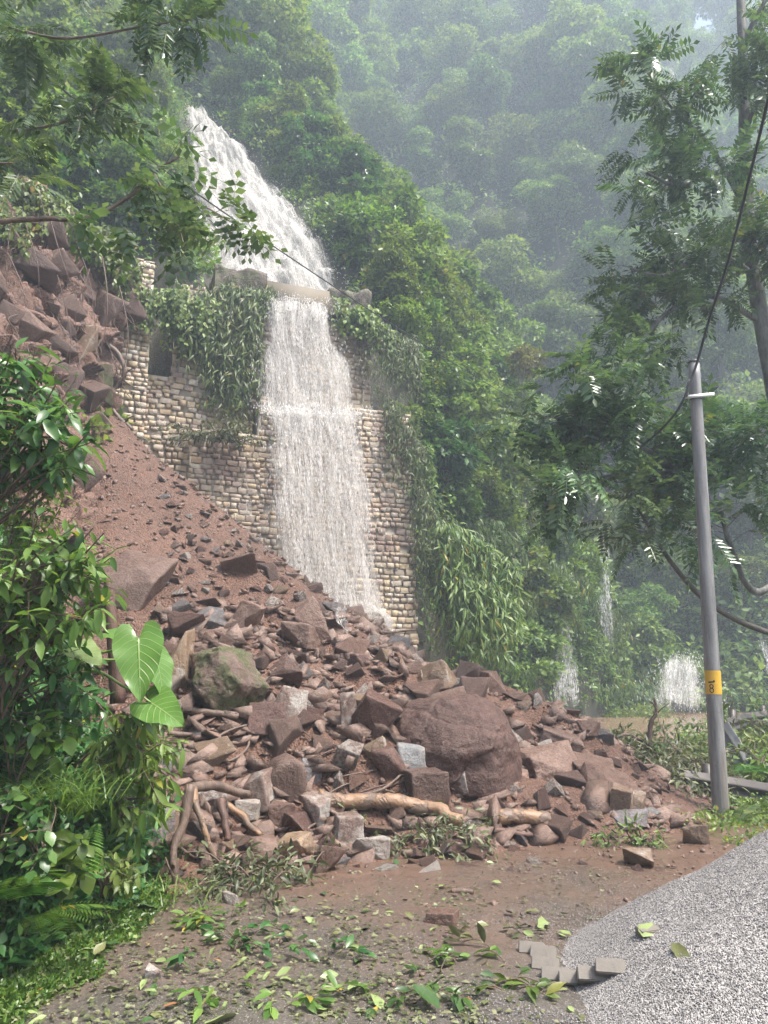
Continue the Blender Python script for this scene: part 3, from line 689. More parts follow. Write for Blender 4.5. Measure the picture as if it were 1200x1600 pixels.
def lance(w=0.17, droop=0.16, fold=0.05, wave=0.0):
    V = np.array([[0, 0, 0], [-w * .75, .26, fold], [0, .26, 0], [w * .75, .26, fold], [-w, .55, fold - droop * .35 + wave], [0, .55, -droop * .35], [w, .55, fold - droop * .35 - wave],
                  [-w * .55, .82, fold * .6 - droop * .75], [0, .82, -droop * .75], [w * .55, .82, fold * .6 - droop * .75], [0, 1, -droop * 1.25]])
    F = [np.array([[0, 2, 1], [0, 3, 2], [7, 8, 10], [8, 9, 10]]), np.array([[1, 2, 5, 4], [2, 3, 6, 5], [4, 5, 8, 7], [5, 6, 9, 8]])]
    return V, F
def crown_vf(seed, rx, rz, nc, per, leaf, T=L2, TF=L2F, cl=0.36, hang=0.25, low=-0.75):
    r = np.random.default_rng(seed)
    c = []
    while len(c) < nc:
        p = r.uniform(-1, 1, 3); d = np.linalg.norm(p)
        if d < 1 and d > 0.35 and p[2] > low: c.append(p)
    c = np.array(c) * np.array([rx, rx, rz]) * 0.82
    cr = r.uniform(0.65, 1.25, nc) * cl * rx
    n = nc * per; k = np.repeat(np.arange(nc), per)
    d = unit(r.normal(size=(n, 3))); d[:, 2] = np.abs(d[:, 2]) * np.where(r.random(n) < 0.75, 1, -1)
    rad = r.uniform(0.25, 1.0, n) ** 0.45
    pos = c[k] + d * (cr[k] * rad)[:, None] * np.array([1, 1, 0.7])
    dirv = unit(d * 0.8 + r.normal(size=(n, 3)) * 0.6 + np.array([0, 0, -hang])); nrm = unit(np.array([0, 0, 1.0]) + 0.5 * d + r.normal(size=(n, 3)) * 0.35)
    return scatter_vf(T, TF, pos, dirv, nrm, leaf * r.uniform(0.6, 1.35, n)), c
def tree_proto(seed, H, rx, rz, nc, per, leaf, mat, bark, trunk_r, T=L2, TF=L2F, cl=0.36, cz=0.6, hang=0.25):
    (v, f), c = crown_vf(seed, rx, rz, nc, per, leaf, T, TF, cl, hang); r = np.random.default_rng(seed + 99)
    v = v + np.array([0, 0, H * cz]); mc = mesh_np('crown', v, f, mat)
    mb_ = MB(); top = np.array([r.normal(0, .2), r.normal(0, .2), H * cz + rz * 0.2])
    base = spline([np.array([0, 0, -1.2]), np.array([r.normal(0, .12), r.normal(0, .12), H * .3]), top], 9)
    mb_.add(*tube_vf(base, np.linspace(trunk_r, trunk_r * .35, 9), 6))
    for q in c[:: max(1, nc // 9)]:
        s = base[r.integers(3, 8)]; e = q + np.array([0, 0, H * cz])
        mb_.add(*tube_vf(spline([s, (s + e) / 2 + np.array([0, 0, -.08 * H]), e], 6), np.linspace(trunk_r * .4, trunk_r * .1, 6), 4, False))
    return mc, mb_.mesh('trunk', bark)
def plant_tree(proto, name, label, cat, group, x, y, z, s, rz, lean=(0, 0)):
    o = empty(name, (x, y, z), rz); o.scale = (s, s, s * random.uniform(0.9, 1.12)); o.rotation_euler = (lean[0], lean[1], rz)
    tag(o, label, cat, group)
    link('crown', proto[0], o); link('trunk', proto[1], o)
    return o
KEEP = [(285, 160), (325, 165), (440, 295), (548, 470), (570, 505), (585, 640), (660, 960), (520, 990), (430, 905), (300, 770), (150, 660), (160, 470), (0, 440), (-40, 330), (120, 350), (250, 470), (330, 450), (322, 330), (300, 230)]
def clear_of(x, y, z, r, poly=KEEP, maxY=36):
    k = np.arange(12) * math.pi / 6; qx, qy, qd = proj(np.array([[x, y, z]])); rp = r * FPX / max(qd[0], 1)
    if y > maxY: return True
    return not in_poly(qx[0] + np.append(np.cos(k) * rp, 0), qy[0] + np.append(np.sin(k) * rp, 0), poly).any()

# ------------------------------------------------------------------ forest on the far slope
farp = [tree_proto(100 + i, H, rx, rz, nc, per, lf, M['leaf_far'], M['bark'], 0.2, cl=cl, cz=cz) for i, (H, rx, rz, nc, per, lf, cl, cz) in enumerate(
    [(9, 3.2, 3.0, 17, 330, .33, .42, .6), (8, 3.6, 2.4, 20, 280, .32, .40, .62), (10, 2.6, 3.9, 17, 330, .34, .44, .58), (7, 3.4, 2.6, 24, 240, .30, .36, .55), (11, 3.0, 3.6, 15, 350, .36, .46, .64)])]
def poisson(n_try, bx, by, spacing, keepf):
    pts = np.zeros((0, 2)); xs = rng.uniform(bx[0], bx[1], n_try); ys = rng.uniform(by[0], by[1], n_try)
    ok = keepf(xs, ys); xs, ys = xs[ok], ys[ok]; sp = spacing(xs, ys)
    for x, y, s in zip(xs, ys, sp):
        if len(pts) == 0 or np.min((pts[:, 0] - x) ** 2 + (pts[:, 1] - y) ** 2) > s * s: pts = np.vstack([pts, [x, y]])
    return pts
def fk(c):
    qx, qy, qd = proj(c + np.array([0, 0, 4.0])); return (qx > -70) & (qx < 1270) & (qy > -130) & (qy < 1120) & (c[:, 1] > 34.5) & (c[:, 1] < 100) & (c[:, 2] > .5) & (foot_s(c[:, 0], c[:, 1]) > 3)
cand, _ = sample_hill(9000, fk); fp = np.zeros((0, 3))
for q in cand:
    sp_ = np.interp(q[1], [35, 50, 80], [2.5, 3.3, 5.2])
    if len(fp) and np.min(((fp - q) ** 2).sum(1)) < sp_ * sp_: continue
    t = np.linspace(0.3, 0.94, 30)
    if np.all(CAMZ + (q[2] + 6.5 - CAMZ) * t > hill_h(q[0] * t, q[1] * t) - 0.5): fp = np.vstack([fp, q])
fp = fp[np.argsort(fp[:, 1])][:295]
print('far trees', len(fp))
FG = 'trees of the misty far slope'
for i, (x, y, z) in enumerate(fp):
    far_ = y > 56
    lab = 'leafy forest tree fading into mist high on the far slope' if far_ else 'leafy forest tree packed among others on the wooded slope behind'
    plant_tree(random.choice(farp), 'forest_tree', lab, 'tree', FG if far_ else 'trees of the slope behind the near spur', x, y, z - 0.3, random.uniform(0.5, 0.95) * (1.0 if y < 56 else 1.2), random.uniform(0, 6.28), (random.uniform(-.1, .25), random.uniform(-.12, .12)))
# understorey that covers the far ground
def cover(n, keep_quad, leaf, hgt, name, label, mat, T=L2, TF=L2F):
    p0, N = sample_hill(n, keep_quad); N = np.where(N[:, 2:] < 0, -N, N)
    clump = np.clip(0.55 + 0.9 * fbm(p0 * .7, 3, 91), 0.05, 1.6)
    pos = p0 + N * (rng.uniform(0, 1, n) ** 0.7 * hgt * clump)[:, None]
    d = unit(N * 0.5 + rand_unit(n) * 0.8 + np.array([0, 0, -0.3])); nr = unit(N + np.array([0, 0, .7]) + rand_unit(n) * 0.4)
    v, f = scatter_vf(T, TF, pos, d, nr, leaf * rng.uniform(0.55, 1.4, n) * (0.7 + 0.3 * clump))
    o = link(name, mesh_np(name, v, f, mat)); tag(o, label, None, None, 'stuff'); return o
def seen(c, m=70):
    qx, qy, _ = proj(c); return (qx > -m) & (qx < 1200 + m) & (qy > -m - 30) & (qy < 1130)
def ck(c): return seen(c) & (c[:, 1] > 34) & (c[:, 1] < 96) & (c[:, 2] > .2) & (foot_s(c[:, 0], c[:, 1]) > .4)
cover(125000, ck, 0.40, 1.6, 'undergrowth', 'dark undergrowth between the far trees', M['leaf_far'])

# ------------------------------------------------------------------ shrubs and small trees on the near spur
nearp = [tree_proto(200 + i, H, rx, rz, nc, per, lf, M[mt], M['bark'], 0.05, T_[0], T_[1], cl=cl, cz=cz, hang=hg) for i, (H, rx, rz, nc, per, lf, mt, T_, cl, cz, hg) in enumerate(
    [(2.2, 1.2, 1.0, 26, 130, .15, 'leaf_near', (L2, L2F), .34, .5, .3), (1.8, 1.3, .8, 30, 110, .13, 'leaf_near', (L2, L2F), .30, .5, .3),
     (2.8, 1.1, 1.3, 24, 140, .17, 'leaf_near', (L2, L2F), .36, .55, .3), (1.6, 1.1, .9, 28, 100, .19, 'leaf_gloss', (L2, L2F), .32, .5, .4),
     (3.2, 1.3, 1.4, 22, 120, .20, 'leaf_far', (L2, L2F), .38, .55, .3)])]
bl_v, bl_f = lance(0.085, 0.35, 0.02)
def bamboo_proto(seed, L, ns, mat, leaf=0.22, per=26, spread=0.9):
    r = np.random.default_rng(seed); mb_ = MB(); ms = MB()
    for i in range(ns):
        az = r.uniform(0, 6.283); out = r.uniform(0.4, 1.0) * spread; ln = L * r.uniform(0.65, 1.1)
        e = np.array([math.cos(az), math.sin(az), 0])
        pts = spline([np.zeros(3), e * out * .35 * ln + np.array([0, 0, .62 * ln]), e * out * .8 * ln + np.array([0, 0, .72 * ln]), e * out * 1.15 * ln + np.array([0, 0, .35 * ln])], 14)
        ms.add(*tube_vf(pts, np.linspace(.012, .003, 14), 3, False))
        t = r.uniform(3, 12.99, per); k = t.astype(int); p = pts[k] + (pts[k + 1] - pts[k]) * (t - k)[:, None] + r.normal(0, .05, (per, 3))
        tan = unit(pts[k + 1] - pts[k]); d = unit(tan * .7 + r.normal(size=(per, 3)) * .45 + np.array([0, 0, -.75]))
        mb_.add(*scatter_vf(bl_v, bl_f, p, d, unit(np.array([0, 0, 1.]) + e * .5 + r.normal(size=(per, 3)) * .3), leaf * r.uniform(.6, 1.3, per)))
    return mb_.mesh('crown', mat), ms.mesh('trunk', M['bark'])
bamp = [bamboo_proto(300 + i, 1.7, 34, M['leaf_bamboo'], 0.24, 30) for i in range(3)]
def nk(c): return seen(c + np.array([0, 0, .8]), 40) & (c[:, 1] > 14.5) & (c[:, 1] < 37) & (c[:, 2] > .5) & (foot_s(c[:, 0], c[:, 1]) > .25)
cand, _ = sample_hill(9000, nk); npt = np.zeros((0, 3))
for q in cand:
    sp_ = np.interp(q[1], [15, 25, 37], [0.95, 1.15, 1.6])
    if len(npt) == 0 or np.min(((npt - q) ** 2).sum(1)) > sp_ * sp_: npt = np.vstack([npt, q])
cnt = 0
for x, y, z in sorted(npt.tolist(), key=lambda q: q[1] - 0.6 * q[0]):
    qx, qy, qd = proj(np.array([[x, y, z + 0.8]])); qx, qy = qx[0], qy[0]
    t = np.linspace(0.4, 0.96, 24); hh = hill_h(x * t, y * t); zz = CAMZ + (z + 2.2 - CAMZ) * t
    if not np.all(zz > hh - 0.2) or cnt > 292: continue
    bam = qx > 560 and qy > 640 and random.random() < 0.55
    sc_ = random.uniform(0.75, 1.35)
    if not clear_of(x, y, z + 0.9 * sc_, 1.25 * sc_): 
        sc_ = 0.5
        if not clear_of(x, y, z + 0.45, 0.6): continue
    cnt += 1
    right = x > -2.2
    if bam:
        plant_tree(random.choice(bamp), 'bamboo_clump', 'arching bamboo clump hanging over the foot of the steep green spur', 'bamboo', 'bamboo on the steep spur right of the waterfall', x, y, z - 0.2, sc_ * 0.95, random.uniform(0, 6.28), (random.uniform(.1, .4), random.uniform(-.1, .2)))
    elif right:
        plant_tree(random.choice(nearp), 'hillside_shrub', 'leafy green shrub on the steep spur right of the waterfall', 'shrub', 'shrubs on the spur right of the waterfall', x, y, z - 0.25, sc_, random.uniform(0, 6.28), (random.uniform(-.1, .3), random.uniform(-.1, .2)))
    else:
        plant_tree(random.choice(nearp), 'hillside_shrub', 'leafy dark shrub on the slope above the landslide scar', 'shrub', 'shrubs above the scar and wall', x, y, z - 0.25, sc_ * 0.9, random.uniform(0, 6.28), (random.uniform(-.1, .3), random.uniform(-.1, .2)))
def ck2(c):
    x, y, h = c.T; qx, qy, _ = proj(c)
    cd = np.hypot(x[:, None] - CH[None, ::6, 0], y[:, None] - CH[None, ::6, 1]).min(1)
    wallz = ((x + 7) * WN[0] + (y - 17.9) * WN[1] > -1.4) & (x < 0.6) & (x > -8) & (h < 12.2)
    return seen(c, 40) & (foot_s(x, y) > 0.1) & (h > 0.2) & (y > 15) & (y < 38) & (x < 13) & (cd > 0.6) & ~wallz & ~in_poly(qx, qy, KEEP)
cover(90000, ck2, 0.18, 0.8, 'undergrowth', 'dense low greenery clothing the steep spur', M['leaf_near'])
cover(26000, lambda c: seen(c, 40) & (c[:, 0] > 9) & (c[:, 1] > 30) & (c[:, 1] < 46) & (c[:, 2] > .1) & (c[:, 2] < 9), 0.24, 0.7, 'undergrowth', 'low green growth at the foot of the slope behind the flooded road', M['leaf_near'])
# a yellow-leaved sapling and a fern-leaved one that stand out on the crest of the spur
yp = tree_proto(411, 2.6, 0.85, 0.6, 15, 70, .16, M['leaf_yellow'], M['bark_lichen'], 0.05, cl=.36, cz=.75, hang=.4)
dp = tree_proto(421, 9, 3.3, 3.0, 22, 330, .24, M['leaf_near'], M['bark'], 0.14, cl=.42, cz=.42)
p = P(668, 190, 43.0); plant_tree(dp, 'dome_tree', 'domed bright green tree standing clear of the mist above the spur', 'tree', None, p[0], p[1], float(hill_h(p[0], p[1])) - .3, 1.25, 0.7)
p = P(545, 120, 42.0); plant_tree(dp, 'dome_tree', 'dark rounded tree above the top of the waterfall', 'tree', None, p[0], p[1], float(hill_h(p[0], p[1])) - .3, 1.1, 2.7)
def bare_tree(name, label, base, H, seed):
    r = np.random.default_rng(seed); m2 = MB()
    def grow(p, d, L, rad, lv):
        q = spline([p, p + d * L * .5 + r.normal(0, .06 * L, 3), p + d * L], 6); m2.add(*tube_vf(q - base, np.linspace(rad, rad * .55, 6), 5, False))
        if lv:
            for _ in range(3): grow(q[-1] if r.random() < .6 else q[3], unit(d + r.normal(0, .55, 3)), L * r.uniform(.55, .8), rad * .55, lv - 1)
    grow(np.asarray(base), np.array([0.05, 0, 1.0]), H * .38, .17, 4); o = m2.build(name, M['bark']); o.location = tuple(base); return tag(o, label, 'tree')
bare_tree('bare_tree', 'dark bare-branched tree showing through the mist near the top', P(962, 190, 55.0), 13, 5)
p = P(815, 560, 28.0); plant_tree(yp, 'sapling', 'pale yellow-leaved sapling standing out on the crest of the green spur', 'tree', None, p[0], p[1], p[2] - 2.2, 1.0, 0.4)
# vines and grass hanging down over the ledge left of the waterfall and at the edge of the wall
def curtain(name, label, cat, lines, n, length, leaf, mat, T, TF, per=14, group=None):
    o = empty(name, lines[0][0]); lo = np.array(o.location); tag(o, label, cat, group); mf, ms = MB(), MB()
    for i in range(n):
        a, b = lines[random.randrange(len(lines))]; t = random.random()
        s = a * (1 - t) + b * t + rng.normal(0, .08, 3); L = length * random.uniform(0.4, 1.1); out = random.uniform(0.1, 0.45)
        e = np.array([WN[0], WN[1], 0]) * out + np.array([random.uniform(-.25, .25), 0, 0])
        pts = spline([s, s + e * .7 + np.array([0, 0, .12 * L]), s + e + np.array([0, 0, -.35 * L]), s + e * 1.05 + np.array([0, 0, -L])], 10)
        ms.add(*tube_vf(pts - lo, np.linspace(.008, .003, 10), 3, False))
        t_ = rng.uniform(1, 8.99, per); k = t_.astype(int); p = pts[k] + rng.normal(0, .05, (per, 3))
        d = unit(rng.normal(size=(per, 3)) * .5 + np.array([WN[0] * .3, WN[1] * .3, -.9]))
        mf.add(*scatter_vf(T, TF, p - lo, d, unit(np.array([WN[0], WN[1], .6]) + rng.normal(size=(per, 3)) * .35), leaf * rng.uniform(.6, 1.4, per)))
    mf.build('foliage', mat, o); tag(ms.build('stems', M['bark'], o), kind='stuff'); return o
w3 = lambda px, py, off: np.array(wp(px, py, off))
curtain('hanging_bamboo', 'curtain of bamboo and grass hanging over the ledge just left of the waterfall', 'bamboo', [(w3(285, 490, .15), w3(398, 500, .2)), (w3(310, 470, .0), w3(400, 480, .1)), (w3(330, 560, .1), w3(398, 560, .15))], 260, 1.9, 0.24, M['leaf_bamboo'], bl_v, bl_f, 18)
curtain('hanging_vine', 'grassy tufts spilling over the concrete band left of the waterfall', 'vine', [(w3(372, 462, .1), w3(412, 470, .15)), (w3(340, 455, 0), w3(412, 466, .05))], 70, .7, 0.2, M['leaf_bamboo'], bl_v, bl_f, 14)
curtain('hanging_vine', 'leafy growth covering the end of the concrete band right of the waterfall', 'vine', [(w3(530, 488, .1), w3(590, 500, .1)), (w3(556, 496, .3), w3(600, 530, .2))], 80, .8, 0.15, M['leaf_near'], L2, L2F, 20)
curtain('hanging_vine', 'greenery hanging from the torn upper edge of the rock scar', 'vine', [(P(-20, 285, 14.3), P(60, 318, 14.9)), (P(50, 312, 14.8), P(150, 372, 16.2)), (P(140, 365, 16.0), P(215, 440, 17.0)), (P(-30, 330, 13.6), P(40, 360, 14.0))], 170, 1.0, 0.14, M['leaf_near'], L2, L2F, 22)
curtain('hanging_vine', 'dark vine curtain draped over the top of the wall above the opening', 'vine', [(w3(236, 478, .3), w3(330, 486, .2)), (w3(262, 500, .1), w3(330, 500, .1)), (w3(180, 468, .4), w3(300, 470, .4))], 150, 1.1, 0.13, M['leaf_far'], L2, L2F, 22)
curtain('hanging_vine', 'long trailing vines and grass hanging beside the right edge of the stone wall', 'vine', [(w3(572, 520, .35), w3(650, 560, .1)), (w3(600, 640, .6), w3(660, 720, .5)), (w3(640, 760, .6), w3(690, 840, .4)), (w3(655, 860, .6), w3(700, 930, .3))], 240, 1.9, 0.15, M['leaf_olive0'], bl_v, bl_f, 26)
curtain('hanging_bamboo', 'bright bamboo sprays arching down over the foot of the spur beside the rubble', 'bamboo', [(w3(690, 830, .9), w3(800, 900, .4)), (w3(700, 900, 1.1), w3(790, 950, .6))], 150, 1.9, 0.27, M['leaf_bamboo'], bl_v, bl_f, 26)
# ------------------------------------------------------------------ rocks
M['rk_brown'] = mat_rock('brown_rock', (0.140, 0.070, 0.045), (0.240, 0.142, 0.102), (0.085, 0.043, 0.029), 0.0, 0, 0.5, 0.42, vary=0.8, scale=2.4)
M['rk_pink'] = mat_rock('pinkish_rock', (0.215, 0.125, 0.088), (0.325, 0.215, 0.165), (0.135, 0.073, 0.052), 0.0, 0, 0.45, 0.45, vary=0.6, scale=2.4)
M['rk_dark'] = mat_rock('dark_wet_rock', (0.085, 0.034, 0.024), (0.130, 0.060, 0.043), (0.052, 0.023, 0.017), 0.0, 0, 0.3, 0.36, 0.0, vary=0.3, scale=2.4)
M['rk_quartz'] = mat_rock('quartz_streaked_rock', (0.22, 0.135, 0.105), (0.33, 0.25, 0.21), (0.15, 0.09, 0.065), 0.5, 0, 0.35, 0.5, scale=2.4)
M['rk_white'] = mat_rock('white_rock', (0.42, 0.38, 0.33), (0.55, 0.51, 0.46), (0.28, 0.21, 0.165), 0.45, 0, 0.28, 0.5, scale=2.4)
M['rk_tan'] = mat_rock('tan_rock', (0.34, 0.22, 0.125), (0.42, 0.31, 0.20), (0.24, 0.14, 0.085), 0.12, 0, 0.3, 0.5, scale=2.4)
M['rk_grey'] = mat_rock('grey_rock', (0.18, 0.17, 0.17), (0.27, 0.26, 0.26), (0.12, 0.11, 0.11), 0.08, 0, 0.2, 0.45, scale=2.4)
M['rk_blue'] = mat_rock('blue_grey_rock', (0.22, 0.24, 0.25), (0.32, 0.34, 0.34), (0.15, 0.15, 0.15), 0.1, 0, 0.12, 0.45, scale=2.4)
M['rk_moss'] = mat_rock('mossy_rock', (0.16, 0.105, 0.08), (0.24, 0.165, 0.13), (0.11, 0.07, 0.055), 0.0, 0.47, 0.4, 0.6, scale=2.4)
def ico(sub):
    import bmesh
    bm = bmesh.new(); bmesh.ops.create_icosphere(bm, subdivisions=sub, radius=1.0)
    V = np.array([v.co[:] for v in bm.verts]); F = np.array([[v.index for v in f.verts] for f in bm.faces]); bm.free(); return unit(V), F
ICO = {s: ico(s) for s in (1, 2, 3, 4, 5, 6)}
def rock_vf(seed, sub=4, cuts=9, rough=0.03, blocky=0.8, soft=0.0, strata=0.0):
    r = np.random.default_rng(seed); D, F = ICO[sub]
    q, _ = np.linalg.qr(r.normal(size=(3, 3))) if blocky < 0.3 else (np.eye(3) + r.normal(size=(3, 3)) * 0.16, 0)
    n = [s * q[:, i] for i in range(3) for s in (1, -1)]; h = [r.uniform(0.8, 1.0) for _ in n]
    for _ in range(cuts): n.append(unit(r.normal(size=3))); h.append(r.uniform(0.72, 1.12))
    n = unit(np.array(n)); h = np.array(h)
    dn = D @ n.T; rr = np.where(dn > 0.05, h / np.maximum(dn, 0.05), 9.0)
    rad = rr.min(1) if not soft else -soft * np.log(np.exp(-rr / soft).sum(1)) + soft * 0.4
    V = D * rad[:, None]
    off = r.uniform(0, 50, 3)
    d = rough * (fbm(V * 1.7 + off, 4, seed % 97) + 0.5 * np.abs(fbm(V * 5 + off, 3, seed % 89)))
    if strata:
        lay = np.floor((V @ unit(np.array([0.25, 0.1, 1.0]))) * 4.5 + 1.2 * vnoise(V * 1.3 + off, 3)); d = d + strata * _hash(lay.astype(np.int64), lay.astype(np.int64), lay.astype(np.int64), 5)
    V = V * (1 + d)[:, None]
    return V / np.abs(V).max(0), F
def hull_vf(seed, npts=12, cuts=0, rough=0.03, flat=1.0, pts=None, bev=.025):      # sharp-edged broken rock
    import bmesh
    r = np.random.default_rng(seed); p = r.uniform(-1, 1, (npts, 3)); k = r.random(npts) < 0.6
    p[k] = np.sign(p[k]) * r.uniform(.62, 1, (k.sum(), 3)); p[:, 2] *= flat
    if npts > 22: p = unit(p) * r.uniform(.8, 1, (npts, 1))
    if pts is not None: p = np.array(pts, float)
    bm = bmesh.new()
    for q in p: bm.verts.new(q)
    bmesh.ops.convex_hull(bm, input=bm.verts)
    for v in [v for v in bm.verts if not v.link_faces]: bm.verts.remove(v)
    bmesh.ops.dissolve_limit(bm, angle_limit=0.2, verts=bm.verts, edges=bm.edges)
    bmesh.ops.bevel(bm, geom=bm.edges[:], offset=bev, segments=1, affect='EDGES')
    bmesh.ops.triangulate(bm, faces=bm.faces[:])
    if cuts:
        for _ in range(cuts):
            bmesh.ops.subdivide_edges(bm, edges=[e for e in bm.edges if e.calc_length() > (.14 if cuts < 5 else .042)], cuts=1)
            bmesh.ops.triangulate(bm, faces=bm.faces[:])
    bm.verts.ensure_lookup_table(); bm.verts.index_update()
    V = np.array([v.co[:] for v in bm.verts]); F = np.array([[v.index for v in f.verts] for f in bm.faces]); bm.free()
    if cuts:
        off = r.uniform(0, 50, 3); n = unit(V)
        V = V + n * (rough * (fbm(V * 1.6 + off, 4, seed % 91) + 0.6 * np.abs(fbm(V * 4.5 + off, 3, seed % 83))))[:, None]
        if cuts >= 6:                                    # split seams across a big boulder
            for nn, cc in (((.25, .1, 1), .34), ((.8, .3, -.6), .1), ((.9, -.2, -.15), -.42)):
                f_ = V @ unit(np.array(nn)) - cc + .16 * fbm(V * 1.4 + off, 3, 7); V = V * (1 - .022 * np.exp(-(f_ / .02) ** 2) - .018 * (f_ > 0))[:, None]
    V = V - (V.max(0) + V.min(0)) / 2
    return V / np.abs(V).max(0), F
ROCKN = [0]
def place_rock(name, label, cat, mat, c, dims, rz, tilt=(0, 0), seed=None, sub=4, group=None, smooth=False, **kw):
    ROCKN[0] += 1
    v, f = rock_vf(seed if seed is not None else 5000 + ROCKN[0], sub, **kw) if kw.get('soft') else hull_vf((seed or 0) * 7 + 13, 10 + kw.get('cuts', 7), kw.get('blocky', 4), kw.get('rough', .03) * 1.5, pts=kw.get('pts'), bev=kw.get('bev', .025))
    V = v * (np.asarray(dims) / 2.0)
    o = link(name, mesh_np(name, V, f, mat, smooth)); o.location = tuple(c); o.rotation_euler = (tilt[0], tilt[1], rz)
    return tag(o, label, cat, group)
